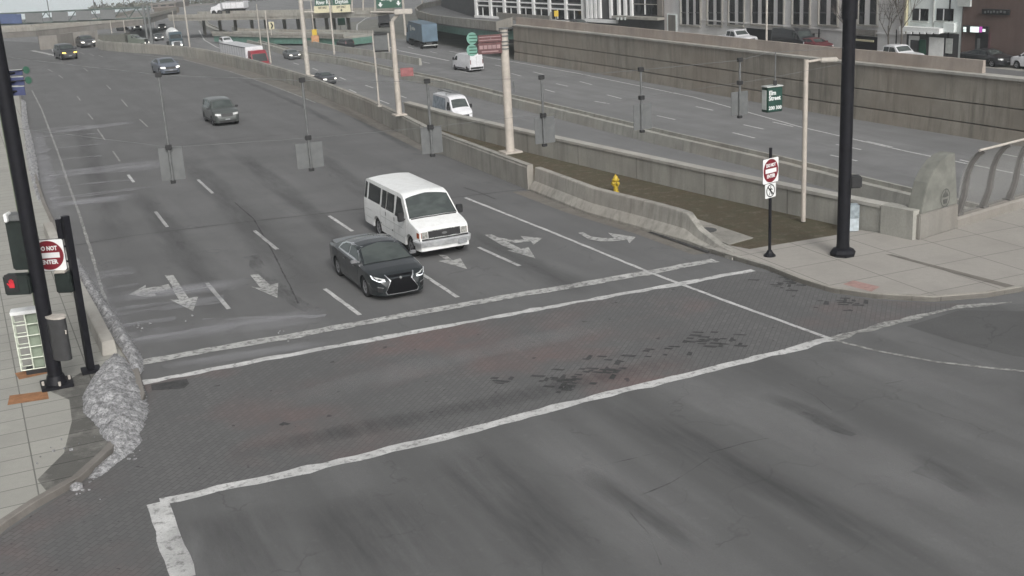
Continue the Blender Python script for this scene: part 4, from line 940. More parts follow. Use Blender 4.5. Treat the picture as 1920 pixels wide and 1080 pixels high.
def sedan_parts(c, lit=None, chrome=True, hl=None):
    g = M['glass']
    c.decal([(3.80, -.78), (3.86, 0), (3.80, .78), (3.06, .63), (2.90, 0), (3.06, -.63)], 'T', M['glass_g'], 'windscreen', off=.008)
    c.decal([(1.02, -.60), (.98, 0), (1.02, .60), (1.62, .52), (1.68, 0), (1.62, -.52)], 'T', g, 'rear_window', off=.008)
    dlo = [(1.35, 1.05), (3.48, 1.0), (3.22, 1.20), (2.95, 1.325), (2.4, 1.37), (1.9, 1.32), (1.6, 1.22)]
    if chrome: c.sides([(1.30, 1.025), (3.54, .975), (3.24, 1.225), (2.95, 1.355), (2.4, 1.395), (1.87, 1.345), (1.53, 1.23)], M['chrome'], 'window_trim', off=.004)
    c.sides([(2.42, 1.045), (3.44, 1.015), (3.2, 1.195), (2.93, 1.315), (2.42, 1.355)], g, 'front_window', off=.009)
    c.sides([(1.42, 1.06), (2.34, 1.045), (2.34, 1.355), (1.92, 1.305), (1.64, 1.21)], g, 'rear_side_window', off=.009)
    c.sides([q for ln in ([(2.38, .28), (2.38, 1.03)], [(3.42, .35), (3.5, .97)], [(1.42, .62), (1.38, 1.0)]) for q in stroke(ln, .012)], M['plastic'], 'door_seam', off=.004)
    for ln in ([(2.2, .86), (2.02, .86)], [(3.2, .83), (3.02, .83)]): c.sides(stroke(ln, .03), M['chrome'] if chrome else c.paint, 'door_handle', off=.015)
    c.both([(.45, .78), (.72, .86), (.86, .88), (.80, .78), (.6, .72)], 'B', M['red'], 'tail_light', off=.006)
    c.decal([(-.25, .62), (.25, .62), (.25, .75), (-.25, .75)], 'B', M['plate'], 'number_plate', off=.01)
    c.mirror(3.38, 1.03, M['rim'] if chrome else c.paint, (.1, .2, .10))
# --- black sedan in front
blk = m_car('black_car_paint', (0.010, 0.014, 0.016), 0.2, 0.0, 0.8)
car = Car('sedan', 'black sedan with wide dark grille and bright window trim, stopped nearest the crossing', 'car', SEDAN, blk, G(684, 557))
sedan_parts(car)
car.decal([(-.44, .79), (.44, .79), (.33, .64), (.52, .34), (.48, .25), (-.48, .25), (-.52, .34), (-.33, .64)], 'F', simple('grille_black', (.004, .004, .005), .9, 0, .1, 9, Specular_IOR_Level=.15), 'grille', off=.006)
car.both(stroke([(.46, .80), (.345, .645)], .035)+stroke([(.345, .645), (.53, .34)], .009)+stroke([(.53, .34), (.49, .245)], .03), 'F', M['chrome'], 'grille_trim', off=.012)
car.decal(stroke([(-.48, .245), (0, .235), (.48, .245)], .022), 'F', M['chrome'], 'grille_trim', off=.012)
car.decal([(.045*math.cos(a), .70+.035*math.sin(a)) for a in [i*math.pi/6 for i in range(12)]], 'F', M['alu'], 'badge', off=.014)
car.both([(.50, .72), (.62, .745), (.78, .80), (.86, .83), (.84, .74), (.70, .665), (.54, .655)], 'F', M['lamp'], 'headlight', off=.007)
car.both(stroke([(.52, .665), (.70, .675), (.83, .74)], .028)+stroke([(.83, .74), (.86, .83)], .02), 'F', M['lamp_drl'], 'running_light', off=.013)
car.both(stroke([(.60, .47), (.74, .50)], .03), 'F', M['chrome'], 'bumper_trim', off=.012)
car.both([(.60, .30), (.74, .34), (.76, .52), (.62, .44)], 'F', M['plastic'], 'air_intake', off=.005)
# --- white passenger van
VAN = dict(top=[(0, .9), (.02, 1.90), (.1, 2.03), (.4, 2.10), (3.95, 2.10), (4.15, 2.05), (4.28, 1.98), (4.90, 1.36), (4.98, 1.31), (5.35, 1.22), (5.7, 1.12), (5.82, 1.05), (5.86, .60)],
           W=[(0, .93), (.06, .98), (.3, 1.0), (4.6, 1.0), (5.3, .98), (5.6, .96), (5.75, .93), (5.83, .90)], belt=[(0, 1.25), (5.83, 1.22)], wx=(1.58, 5.02), r=.37, tw=.24, sill=.33, tum=.17, sh=.015, crown=.06, tuck=.02, arch=.08)
wh = NT('white_van_paint'); whp = wh.fin(wh.mix(wh.math('MULTIPLY', wh.noise(wh.pos(), 3.5, 6, .7, .45, .7), .35), (0.80, 0.81, 0.80, 1), (0.52, 0.51, 0.48, 1)), 0.35, Coat_Weight=0.4)
van = Car('passenger_van', 'long white passenger van with dark side windows stopped beside the black sedan', 'van', VAN, whp, G(771, 481))
g = M['glass']
van.decal([(4.91, -.90), (4.94, 0), (4.91, .90), (4.30, .79), (4.21, 0), (4.30, -.79)], 'T', M['glass_g'], 'windscreen', off=.008)
van.decal(stroke([(4.94, -.84), (4.98, 0), (4.94, .84)], .05), 'T', M['plastic'], 'wiper_cowl', off=.004)
for q in ([(.14, 1.34), (.38, 1.34), (.38, 1.86), (.18, 1.88)], [(.62, 1.34), (1.88, 1.34), (1.88, 1.86), (.62, 1.88)], [(2.12, 1.30), (2.52, 1.30), (2.52, 1.86), (2.12, 1.86)], [(2.66, 1.30), (3.40, 1.30), (3.36, 1.86), (2.66, 1.86)], [(3.62, 1.26), (4.52, 1.26), (4.46, 1.46), (4.08, 1.85), (3.66, 1.88)]):
    van.sides([(x+(.04 if x < sum(p[0] for p in q)/4 else -.04)*-1, z+(.04 if z > 1.6 else -.04)) for x, z in q], M['plastic'], 'window_seal', off=.004)
    van.sides(q, g, 'side_window', off=.009)
van.sides([p for ln in ([(3.50, .45), (3.50, 1.95)], [(4.62, .5), (4.70, 1.25)], [(2.58, .45), (2.58, 1.95)], [(2.02, .5), (2.02, 1.95)]) for p in stroke(ln, .014)], M['conc'], 'door_seam', off=.004)
van.sides([p for ln in ([(.3, .92), (1.0, .92)], [(2.1, .92), (4.5, .90)], [(.1, .62), (1.05, .62)], [(2.1, .60), (4.5, .58)]) for p in stroke(ln, .02)], M['whited'], 'body_crease', off=.004)
for ln in ([(3.56, 1.02), (3.56, 1.12)], [(2.64, 1.05), (2.64, 1.15)]): van.sides(stroke(ln, .06), M['plastic'], 'door_handle', off=.015)
for ln in ([(3.3, .62), (3.36, .62)], [(2.06, .66), (2.12, .66)]): van.sides(stroke(ln, .06), M['plastic'], 'sill_marker', off=.015)
van.decal([(-.60, 1.02), (.60, 1.02), (.60, .76), (-.60, .76)], 'F', M['plastic'], 'grille', off=.012)
van.decal(stroke([(-.6, 1.02), (.6, 1.02)], .03)+stroke([(-.6, .76), (.6, .76)], .03), 'F', M['whited'], 'grille_surround', off=.012)
van.decal([(.10*math.cos(a), .89+.045*math.sin(a)) for a in [i*math.pi/6 for i in range(12)]], 'F', M['alu'], 'badge', off=.018)
van.decal([(-.92, .76), (.92, .76), (.92, .70), (-.92, .70)], 'F', M['plastic'], 'bumper_gap', off=.01)
van.both([(.62, 1.0), (.84, 1.0), (.84, .78), (.62, .78)], 'F', M['lens'], 'headlight', off=.012)
van.both([(.845, .99), (.93, .98), (.93, .79), (.845, .79)], 'F', M['amber'], 'indicator', off=.012)
van.sides([(5.66, .99), (5.80, .97), (5.80, .79), (5.66, .79)], M['amber'], 'side_indicator', off=.008)
bmp = MB(); bmp.sweep([Vector((5.45, -.99, 0)), Vector((5.72, -1.0, 0)), Vector((5.90, -.9, 0)), Vector((5.95, 0, 0)), Vector((5.90, .9, 0)), Vector((5.72, 1.0, 0)), Vector((5.45, .99, 0))], [(0.02, .50), (.05, .66), (0.0, .70), (-.14, .70), (-.14, .50)])
bmp.build('front_bumper', simple('bright_bumper', (.66, .67, .68), .28, .6, .12, 6), van.t, smooth=35)
MB().sweep([Vector((5.5, -.93, 0)), Vector((5.84, -.86, 0)), Vector((5.84, .86, 0)), Vector((5.5, .93, 0))], [(0, .34), (0, .495), (-.2, .495), (-.2, .34)]).build('valance', M['plastic'], van.t)
MB().box((5.95, .62, .52), (.03, .32, .16)).build('number_plate', M['plate'], van.t)
van.mirror(4.62, 1.36, M['plastic'], (.14, .22, .30), 1.0)
# --- generic quick detailing for distant vehicles
def quick(c, ws, rw, sidew, z_hl, y_hl, hlm, tl=True, grille=True, zg=None):
    c.decal(ws, 'T', M['glass_g'], 'windscreen', off=.012, step=.2)
    if rw: c.decal(rw, 'T', M['glass'], 'rear_window', off=.012, step=.2)
    for q in sidew: c.sides(q, M['glass'], 'side_window', off=.012, step=.25)
    c.both([(y_hl[0], z_hl-.08), (y_hl[1], z_hl-.05), (y_hl[1], z_hl+.07), (y_hl[0], z_hl+.04)], 'F', hlm, 'headlight', off=.02)
    if grille: zg = zg or z_hl; c.decal([(-y_hl[0]+.04, zg-.16), (y_hl[0]-.04, zg-.16), (y_hl[0]-.04, zg+.04), (-y_hl[0]+.04, zg+.04)], 'F', M['plastic'], 'grille', off=.015)
    c.decal([(-.55, .26), (.55, .26), (.6, .4), (-.6, .4)], 'F', M['plastic'], 'air_intake', off=.015)
    c.decal([(-.16, .42), (.16, .42), (.16, .5), (-.16, .5)], 'F', M['plate'], 'number_plate', off=.03)
def sedan(label, paint, P, head=LANE, lit=None, group='cars on the highway', **k):
    c = Car('sedan', label, 'car', SEDAN, paint, P, head, group=group, **k)
    quick(c, [(3.74, -.66), (3.74, .66), (3.08, .56), (3.08, -.56)], [(1.02, -.6), (1.02, .6), (1.66, .52), (1.66, -.52)], [[(2.42, 1.045), (3.44, 1.015), (3.2, 1.195), (2.93, 1.315), (2.42, 1.355)], [(1.42, 1.06), (2.34, 1.045), (2.34, 1.355), (1.92, 1.305), (1.64, 1.21)]], .70, (.5, .84), lit or M['lamp_on'])
    c.both([(.45, .78), (.84, .86), (.8, .74), (.5, .70)], 'B', M['red'], 'tail_light', off=.01); c.mirror(3.38, 1.03, paint); return c
SUV = dict(top=[(0, .8), (.04, 1.1), (.12, 1.35), (.35, 1.58), (.8, 1.66), (2.2, 1.69), (2.6, 1.65), (2.85, 1.58), (3.45, 1.16), (3.55, 1.12), (4.05, 1.04), (4.35, .93), (4.48, .75), (4.53, .5)],
           W=[(0, .72), (.1, .84), (.5, .9), (3.5, .91), (4.0, .90), (4.3, .82), (4.46, .7), (4.53, .58)], belt=[(0, 1.08), (4.53, .98)], wx=(.92, 3.6), r=.34, sill=.25, tum=.28, sh=.04, crown=.06, arch=.07)
def suv(label, paint, P, head=LANE, lit=None, group='cars on the highway', spec=SUV, name='suv', **k):
    c = Car(name, label, 'car', spec, paint, P, head, group=group, **k)
    quick(c, [(3.42, -.68), (3.42, .68), (2.88, .58), (2.88, -.58)], None, [[(2.0, 1.14), (3.2, 1.12), (2.75, 1.50), (2.0, 1.55)], [(1.1, 1.15), (1.92, 1.14), (1.92, 1.55), (1.1, 1.54)], [(.35, 1.18), (1.0, 1.15), (1.0, 1.53), (.5, 1.50)]], .80, (.42, .78), lit or M['lamp_on'])
    c.both([(.6, .95), (.8, .95), (.78, 1.4), (.66, 1.4)], 'B', M['red'], 'tail_light', off=.01); c.decal([(-.6, 1.15), (.6, 1.15), (.54, 1.5), (-.54, 1.5)], 'B', M['glass'], 'rear_window', off=.01)
    c.mirror(3.2, 1.14, M['plastic']); return c
pc = lambda n, c: bpy.data.materials.get(n) or m_car(n, c)
crv = suv('dark greenish grey compact suv driving alone in the middle of the street', pc('grey_green_paint', (.060, .068, .064)), G(398, 237), lit=M['lamp'], group=None)
crv.t.scale = (.93, .93, .93)
crv.sides([(.3, .3), (4.3, .3), (4.3, .42), (.3, .42)], M['plastic'], 'sill_trim', off=.006)
sedan('blue grey sedan with lit headlights on the street behind the grey suv', pc('blue_grey_paint', (.10, .115, .145)), G(299, 141), math.radians(-63), group=None)
sv = suv('black suv with yellow lit headlights at the far left end of the street', pc('dark_paint', (.02, .021, .024)), G(114, 113), math.radians(-58), lit=M['lamp_am'], group=None)
sedan('dark car with lit headlights farthest back on the street at far left', pc('dark_paint', (.02, .021, .024)), G(151, 90), math.radians(-62), group=None)
sedan('dark sedan behind the long beige barrier, by the foot of the tall light pole', pc('charcoal_paint', (.035, .038, .045)), G(603, 159, HZ), math.radians(-62))
sedan('dark grey car in the middle of the oncoming highway lanes', pc('mid_grey_paint', (.09, .10, .105)), G(541, 112, HZ), math.radians(-66))
suv('white suv on the highway just behind the white lorry trailer', pc('white_car_paint', (.7, .7, .72)), G(419, 88, HZ), math.radians(-64))
suv('black suv seen from behind on the outbound highway lanes', pc('dark_paint', (.02, .021, .024)), G(652, 89, HZ), math.radians(118), lit=M['lamp'])
sedan('dark car with lit headlights on the far road beside the gantry post', pc('dark_paint', (.02, .021, .024)), G(297, 57, HZ), math.radians(-75))
sedan('small black car half hidden by the gantry post', pc('dark_paint', (.02, .021, .024)), G(290, 77, HZ), math.radians(-70))
# vans with tall roofs
TRAN = dict(top=[(0, .9), (.02, 2.35), (.12, 2.5), (.6, 2.54), (3.7, 2.54), (4.05, 2.46), (4.3, 2.3), (4.95, 1.45), (5.05, 1.38), (5.45, 1.18), (5.6, 1.0), (5.66, .6)], W=[(0, .98), (.1, 1.01), (4.6, 1.02), (5.2, .98), (5.5, .9), (5.66, .76)], belt=[(0, 1.5), (5.66, 1.3)],
            wx=(1.05, 4.75), r=.35, sill=.3, tum=.13, sh=.02, crown=.08, tuck=.02, arch=.07, steel=True)
def transit(label, paint, P, head, roof=None, group='vans on the highway', anchor=None, top=M['plastic'], h=None):
    sp = dict(TRAN)
    if h: sp['top'] = [(x, z if z < 1.6 else 1.6+(z-1.6)*h) for x, z in TRAN['top']]
    c = Car('cargo_van', label, 'van', sp, paint, P, head, anchor=anchor, group=group); k = h or 1
    zz_ = lambda z: z if z < 1.6 else 1.6+(z-1.6)*k
    quick(c, [(4.9, -.82), (4.9, .82), (4.36, .72), (4.36, -.72)], None, [[(3.75, 1.35), (4.75, 1.32), (4.25, zz_(1.98)), (3.8, zz_(2.0))]], .92, (.55, .86), M['lamp'], zg=.85)
    c.decal([(-.7, .34), (.7, .34), (.76, .55), (-.76, .55)], 'F', M['plastic'], 'front_bumper', off=.015)
    c.decal([(-.92, .36), (.92, .36), (.92, .62), (-.92, .62)], 'B', M['plastic'], 'rear_bumper', off=.02)
    c.both([(.82, 1.0), (.95, 1.0), (.93, 1.55), (.82, 1.55)], 'B', M['red'], 'tail_light', off=.01); c.decal(stroke([(0, .6), (0, 2.0)], .03), 'B', M['conc_d'], 'door_seam', off=.01)
    c.sides([(.2, .34), (.62, .34), (.62, .52), (.2, .52)], M['plastic'], 'sill_trim'); c.sides([(1.5, .34), (4.3, .34), (4.3, .50), (1.5, .50)], M['plastic'], 'sill_trim')
    c.mirror(4.6, 1.5, M['plastic'], (.16, .24, .36), 1.02); return c
wv = pc('white_car_paint', (.7, .7, .72))
tv = transit('white cargo van with a ladder rack and a grey wrapped side', wv, G(846, 233, HZ), math.radians(-66))
tv.sides([(.15, .62), (3.4, .62), (3.55, 1.2), (3.3, 2.25), (.15, 2.3)], simple('grey_blue_wrap', (.20, .23, .26), .5, 0, .35, 2.5), 'side_wrap', off=.01)
lad = MB()
for yy in (-.35, .35): lad.box((1.9, yy, 2.78), (3.4, .07, .07))
for i in range(9): lad.box((.4+i*.38, 0, 2.78), (.04, .7, .04))
for xx in (.6, 3.2): lad.box((xx, 0, 2.68), (.06, 1.5, .06)); lad.box((xx, -.7, 2.6), (.05, .05, .16)); lad.box((xx, .7, 2.6), (.05, .05, .16))
lad.build('roof_rack', M['alu_d'], tv.t)
transit('white cargo van seen from behind on the outbound highway lanes, under the brown signs', wv, G(901, 132, HZ), math.radians(117), h=.72, anchor=(1.05, -1.0))
# pickup and vehicles on the northern street
PICK = dict(top=[(0, .95), (.03, 1.12), (1.75, 1.13), (1.80, 1.14), (1.84, 1.78), (2.1, 1.86), (3.1, 1.86), (3.35, 1.8), (3.95, 1.30), (4.05, 1.25), (5.2, 1.15), (5.5, 1.02), (5.6, .6)], W=[(0, .92), (4.9, .96), (5.4, .9), (5.6, .78)], belt=[(0, 1.12), (5.6, 1.15)], wx=(1.1, 4.55), r=.4, sill=.42, tum=.2, sh=.03, crown=.04, arch=.08)
def pickup(label, paint, P, head):
    c = Car('pickup_truck', label, 'pickup truck', PICK, paint, P, head, group='vehicles parked on the northern street')
    quick(c, [(3.9, -.75), (3.9, .75), (3.42, .66), (3.42, -.66)], None, [[(2.7, 1.2), (3.7, 1.2), (3.3, 1.68), (2.7, 1.7)], [(1.95, 1.2), (2.62, 1.2), (2.62, 1.7), (1.97, 1.68)]], .95, (.55, .85), M['lamp']); c.mirror(3.6, 1.3, M['plastic']); return c
ST = LANE+math.pi*0
sd = (w4[3]-w4[2]); sa_ = math.atan2(sd.y, sd.x)
pickup('white pickup truck mostly hidden by the parapet, in front of the yellow clearance bar', wv, G(1690, 127, NZ), sa_)
suv('white suv cut by the right edge of the picture on the northern street', wv, G(1905, 129, NZ), sa_+math.pi, lit=M['lamp'], group='vehicles parked on the northern street', anchor=(3.6, .9))
sedan('black car parked before the dark doorway of the brown building', pc('dark_paint', (.02, .021, .024)), G(1858, 126, NZ), sa_, lit=M['lamp'], group='vehicles parked on the northern street')
transit('black van parked at the first garage opening', pc('dark_paint', (.02, .021, .024)), G(1495, 97, NZ), sa_, h=.7, group='vehicles parked on the northern street')
sedan('dark red car just right of the black parked van', pc('dark_red_paint', (.12, .014, .02)), G(1528, 100, NZ), sa_, lit=M['lamp'], group='vehicles parked on the northern street')
pickup('white pickup truck whose roof shows over the parapet left of the bare tree', wv, G(1385, 90, NZ), sa_)
sedan('dark car roof just showing over the parapet before the white grid building', pc('dark_paint', (.02, .021, .024)), G(1082, 58, NZ), sa_, lit=M['lamp'], group='vehicles parked on the northern street')
# lorries
def lorry(label, P, head, cabm, boxm, L_=12.0, h=3.9, w=2.5, cabL=2.6, rear=False, tank=False, front_first=True, zb=1.15, mark=None, name='lorry', cabh=3.4):
    t = thing(name, label, 'lorry', (P.x, P.y, P.z), head, 'lorries on the highway')      # local x forward, origin at the front of the trailer box
    if L_ > 0:
        if tank: MB().tube([(-L_, 0, 2.3), (-L_+.4, 0, 2.3), (-.4, 0, 2.3), (0, 0, 2.3)], 1.15, 20).build('tank', boxm, t, smooth=40)
        else:
            MB().box((-L_/2, 0, (zb+h)/2), (L_, w, h-zb)).build('trailer_box', boxm, t, bevel=.05)
            ed = MB()
            for sy in (-1, 1):
                ed.box((-L_/2, sy*(w/2+.01), h-.05), (L_, .05, .1)); ed.box((-L_/2, sy*(w/2+.01), zb+.06), (L_, .05, .12))
                for i in range(int(L_/1.2)): ed.box((-.6-i*1.2, sy*(w/2+.008), (zb+h)/2), (.03, .03, h-zb-.2))
            ed.build('edge_rail', M['alu'], t)
            MB().box((-L_-.02, 0, (zb+h)/2), (.04, w-.12, h-zb-.15)).build('rear_door', boxm, t); MB().box((-L_-.06, 0, .62), (.1, w-.2, .12)).build('under_ride_bar', M['whited'], t)
        MB().box((-L_/2, 0, zb-.12), (L_-.4, 1.1, .22)).build('chassis', M['plastic'], t)
        for x in (-L_+1.1, -L_+2.3, -L_+3.6 if L_ < 8 else -1.3):
            for sy in (-1, 1):
                T = Matrix.Translation((x, sy*(w/2-.22), .5)) @ Matrix.Rotation(math.pi/2, 4, 'X')
                wo_ = MB().lathe([(.3, -.22), (.46, -.22), (.5, -.17), (.5, .17), (.46, .22), (.3, .22)], T, 16).build('wheel', M['rubber'], t, smooth=35)
    if cabL:
        c = Car('x', None, None, dict(top=[(0, 1.0), (.03, cabh), (cabL*.45, cabh), (cabL*.62, cabh-.35), (cabL*.85, 2.0), (cabL*.9, 1.9), (cabL+1.0 if not rear else cabL, 1.7), (cabL+1.15, 1.1), (cabL+1.2, .6)], W=[(0, 1.2), (cabL, 1.2), (cabL+1.2, .95)], belt=[(0, 1.9), (cabL+1.2, 1.7)], wx=(.4, cabL+.45), r=.5, tw=.3, sill=.5, tum=.05, sh=.01, tuck=.01, crown=.05, arch=.08, steel=True), cabm, Vector((0, 0, 0)), 0, anchor=(0, 0))
        c.decal([(cabL*.84, -1.0), (cabL*.84, 1.0), (cabL*.64, .95), (cabL*.64, -.95)], 'T', M['glass'], 'windscreen', off=.02, step=.4)
        c.sides([(cabL*.35, 2.0), (cabL*.75, 1.95), (cabL*.62, 2.7), (cabL*.35, 2.75)], M['glass'], 'side_window', off=.02, step=.4)
        c.decal([(-.55, .9), (.55, .9), (.55, 1.6), (-.55, 1.6)], 'F', M['plastic'], 'grille', off=.02, step=.4); c.both([(.62, .85), (.9, .85), (.9, 1.1), (.62, 1.1)], 'F', M['lamp_on'], 'headlight', off=.03)
        c.decal([(-.9, .5), (.9, .5), (.9, .78), (-.9, .78)], 'F', M['whited'], 'front_bumper', off=.03, step=.4)
        cab = c.body; cab.name = 'cab'; cab.parent = t; cab.location = (.5, 0, 0)
        for ch in list(c.t.children): ch.parent = cab
        bpy.data.objects.remove(c.t)
    if mark:                                            # blurred pale logo and lettering of the photograph
        mk_ = MB()
        for sy in (-1, 1):
            for i, (a, ww, hh) in enumerate(mark): mk_.box((-L_*.36-sy*0+sy*(-a), sy*(w/2+.03), (zb+h)/2+.35), (ww, .03, hh))
        mk_.build('lettering', M['whited'], t)
    return t
redp = pc('red_lorry_paint', (.22, .022, .032))
lw1 = lorry('white lorry trailer pulled by a dark red cab, half hidden behind the beige barrier', G(482, 141, HZ), math.radians(-62), redp, wv, L_=13.0, cabL=2.3, h=3.9, cabh=3.5)
blu = simple('blue_trailer', (.10, .15, .195), .5, 0, .15, .6)
lb1 = lorry('blue box lorry trailer with pale lettering on the outbound highway lanes', G(808, 92, HZ)+Vector((math.cos(1.83), math.sin(1.83), 0))*11.2, 1.83, blu, blu, L_=11.2, cabL=2.4, mark=[(-2.1, .9, .9), (-.9, .28, .5), (-.45, .34, .42), (.05, .34, .42), (.5, .24, .5), (.95, .34, .42), (1.4, .3, .42)])
lorry('dark road tractor without a trailer on the curved ramp, left of the blue lorry', G(722, 52, HZ), math.radians(100), pc('dark_paint', (.02, .021, .024)), wv, L_=0, cabL=2.6, cabh=3.3)
lorry('pale tank lorry with a dark cab coming toward the camera behind the barrier', G(331, 92, HZ), math.radians(-72), pc('dark_blue_paint', (.05, .075, .09)), M['white'], L_=9.0, tank=True, cabh=3.2)
lorry('white box lorry on the far road below the sign gantry', G(247, 58, HZ), math.radians(-50), wv, wv, L_=6.5, cabL=2.0, h=3.2, cabh=2.9)
lorry('long olive grey lorry beyond the nose of the beige barrier at left', G(243, 91, HZ), math.radians(-10), pc('olive_paint', (.10, .115, .095)), simple('olive_box', (.10, .10, .085), .7), L_=9.0, cabL=2.0, h=2.9, cabh=2.6)
lorry('white lorry crossing the long overpass in the middle distance', Vector((AD(424, 28, 241).x, AD(424, 28, 241).y, zz)), math.radians(-12)+math.pi, wv, wv, L_=4.6, cabL=1.2, h=2.6, cabh=2.3)
# ------------------------------------------------------------------ poles, signs, wires
def V3(p, z): return Vector((p.x, p.y, z))
def pole(name, label, cat, px, py, ptop, r, m, z=0.0, r1=None, base=True, group=None, seg=14, top=None):
    P = G(px, py, z); zt = top if top is not None else ZT(P, ptop)
    t = thing(name, label, cat, (P.x, P.y, P.z), LANE, group)
    MB().tube([V3(P, z), V3(P, (z+zt)/2), V3(P, zt)], r, seg, r1 or r).build('pole', m, t, world=True, smooth=50)
    if base:
        MB().box(V3(P, z+0.04), (r*4.2, r*4.2, .08), LANE).build('base_plate', m, t, world=True, bevel=.01)
    return t, P, zt
def bracket(t, a, b, m, r=.03, name='bracket'): return MB().tube([a, b], r).build(name, m, t, world=True)
CF = lambda P: (Vector((P.x, P.y, 0))).normalized()     # horizontal direction away from the camera
# ---- big black mast at the left corner
tL, PLp, zL = pole('signal_mast', 'large black signal mast leaning across the left edge, beside the snow bank', 'signal pole', 107, 722, 0, .185, M['black'], 0.13, top=9.6)
for k in range(4):
    a = k*math.pi/2+.6; c = V3(PLp, .24)+Vector((math.cos(a), math.sin(a), 0))*.33
    MB().tube([c-Vector((0, 0, .12)), c+Vector((0, 0, .07))], .035, 6).build('anchor_bolt', M['steel'], tL, world=True)
MB().tube([V3(PLp, .13), V3(PLp, .42)], .30, 14, .21).build('base_skirt', M['black'], tL, world=True, smooth=40)
def at_z(P, px, py): return PL(px, py, P, P+Vector((RT.x, RT.y, 0)))
rtv = Vector((RT.x, RT.y, 0)).normalized()
def screen_box(t, P, x0, y0, x1, y1, dep, m, name, shift=0.0, bev=.02):
    Q = V3(P, 0)+CF(P)*shift; xm, ym = (x0+x1)/2, (y0+y1)/2
    c = PL(xm, ym, Q, Q+rtv); a = PL(x0, ym, Q, Q+rtv); b = PL(x1, ym, Q, Q+rtv); u = ZT(c, y0); d = ZT(c, y1)
    f = frame(V3(c, (u+d)/2)-CF(P)*0, rtv)
    return MB().box(None, (abs((b-a).dot(rtv)), abs(u-d), dep), M=f).build(name, m, t, world=True, bevel=bev), f, c
# signal head seen from the side and back on the mast
def loosen(label, name, cat, P, z=0.13):
    return thing(name, label, cat, (P.x, P.y, z), LANE)
sh = loosen('black traffic signal head with a pale cap, left of the big mast', 'traffic_signal', 'traffic light', PLp, 3)
screen_box(sh, PLp, 22, 412, 58, 503, .36, M['blackg'], 'housing', .28, .04)
screen_box(sh, PLp, 12, 400, 52, 411, .42, M['alu'], 'top_bracket', .28, .02); screen_box(sh, PLp, 11, 399, 17, 415, .30, M['white'], 'cap', .1, .02); screen_box(sh, PLp, 45, 397, 52, 410, .30, M['white'], 'cap', .1, .02)
ph = loosen('black pedestrian signal showing a red hand on the left side of the big mast', 'pedestrian_signal', 'pedestrian signal', PLp, 2.5)
_, fr, _ = screen_box(ph, PLp, 12, 514, 60, 550, .32, M['blackg'], 'housing', -.12, .03)
_, fr, _ = screen_box(ph, PLp, 11, 515, 34, 547, .03, M['plastic'], 'face', -.30, .005)
hd = MB(); 
for x, y, w_, h_ in ((0, -.06, .13, .12), (-.055, .03, .022, .10), (-.02, .05, .022, .12), (.015, .05, .022, .12), (.05, .035, .022, .10)): hd.box(None, (w_, h_, .012), M=fr @ Matrix.Translation((x*.9, y*.9, .03)))
hd.box(None, (.025, .09, .012), M=fr @ Matrix.Translation((-.085, -.03, .03)) @ Matrix.Rotation(.6, 4, 'Z'))
hd.build('red_hand', emit('red_hand_light', (.42, .02, .03), .35), ph, world=True)
# round-backed control cabinet strapped to the mast
cb = loosen('grey round-fronted cabinet with a flat pale lid on the big mast', 'control_cabinet', 'cabinet', PLp)
Q = PL(112, 640, V3(PLp, 0)-CF(PLp)*.12, V3(PLp, 0)-CF(PLp)*.12+rtv); zt_, zb_ = ZT(Q, 595), ZT(Q, 672)
cyl = [(Q+rtv*(.26*math.cos(a))-CF(PLp)*(.24*math.sin(a))).xy for a in [i*math.pi/9 for i in range(-2, 12)]]
MB().prism(cyl, zb_, zt_).build('housing', simple('dark_grey_metal', (.06, .06, .062), .35, .3, .1, 5), cb, world=True, smooth=50)
MB().prism([(Vector((Q.x, Q.y))+(Vector(p)-Vector((Q.x, Q.y)))*1.08) for p in cyl], zt_+.002, zt_+.05).build('lid', M['steel'], cb, world=True)
MB().box(Q+rtv*.2-CF(PLp)*.2+Vector((0, 0, .3)), (.03, .03, .10)).build('latch', M['steel'], cb, world=True)
# pale lattice sided cabinet behind the mast
lc = loosen('pale green lattice-sided metal cage with a white top, left of the big mast foot', 'lattice_cage', 'cage', G(70, 700, .13))
PLc = G(62, 702, .13); fx = (G(108, 694, .13)-G(42, 704, .13)).normalized(); fy = Vector((-fx.y, fx.x, 0))
z0c, z1c = .28, ZT(PLc, 588); zc_m = simple('pale_green_metal', (.62, .66, .56), .6, 0, .15, 6); Wc, Dc = .62, .34
bar = MB()
def P_(u, v, z): return V3(PLc, z)+fx*(u-Wc*.42)+fy*v
for v in (0, Dc):
    for i in range(3): bar.tube([P_(i*Wc/2, v, z0c), P_(i*Wc/2, v, z1c)], .019, 6)
    for k in range(6): z = z0c+(z1c-z0c)*k/5; bar.tube([P_(0, v, z), P_(Wc, v, z)], .016, 6)
for u in (0, Wc):
    for k in range(6): z = z0c+(z1c-z0c)*k/5; bar.tube([P_(u, 0, z), P_(u, Dc, z)], .016, 6)
bar.build('lattice', zc_m, lc, world=True)
MB().slab([P_(-.03, -.03, z1c+.07), P_(Wc+.03, -.03, z1c+.07), P_(Wc+.03, Dc+.03, z1c+.07), P_(-.03, Dc+.03, z1c+.07)], .10).build('top_panel', M['white'], lc, world=True, bevel=.01)
MB().slab([P_(Wc*.45, .1, z1c-.05), P_(Wc-.04, .1, z1c-.05), P_(Wc-.04, Dc-.04, z1c-.05), P_(Wc*.45, Dc-.04, z1c-.05)], z1c-z0c-.05).build('inner_box', simple('green_grey_metal', (.22, .26, .20), .6), lc, world=True)
MB().slab([P_(.1, 0, z0c-.01), P_(Wc, 0, z0c-.01), P_(Wc, Dc, z0c-.01), P_(.1, Dc, z0c-.01)], .14).build('base', M['plastic'], lc, world=True)
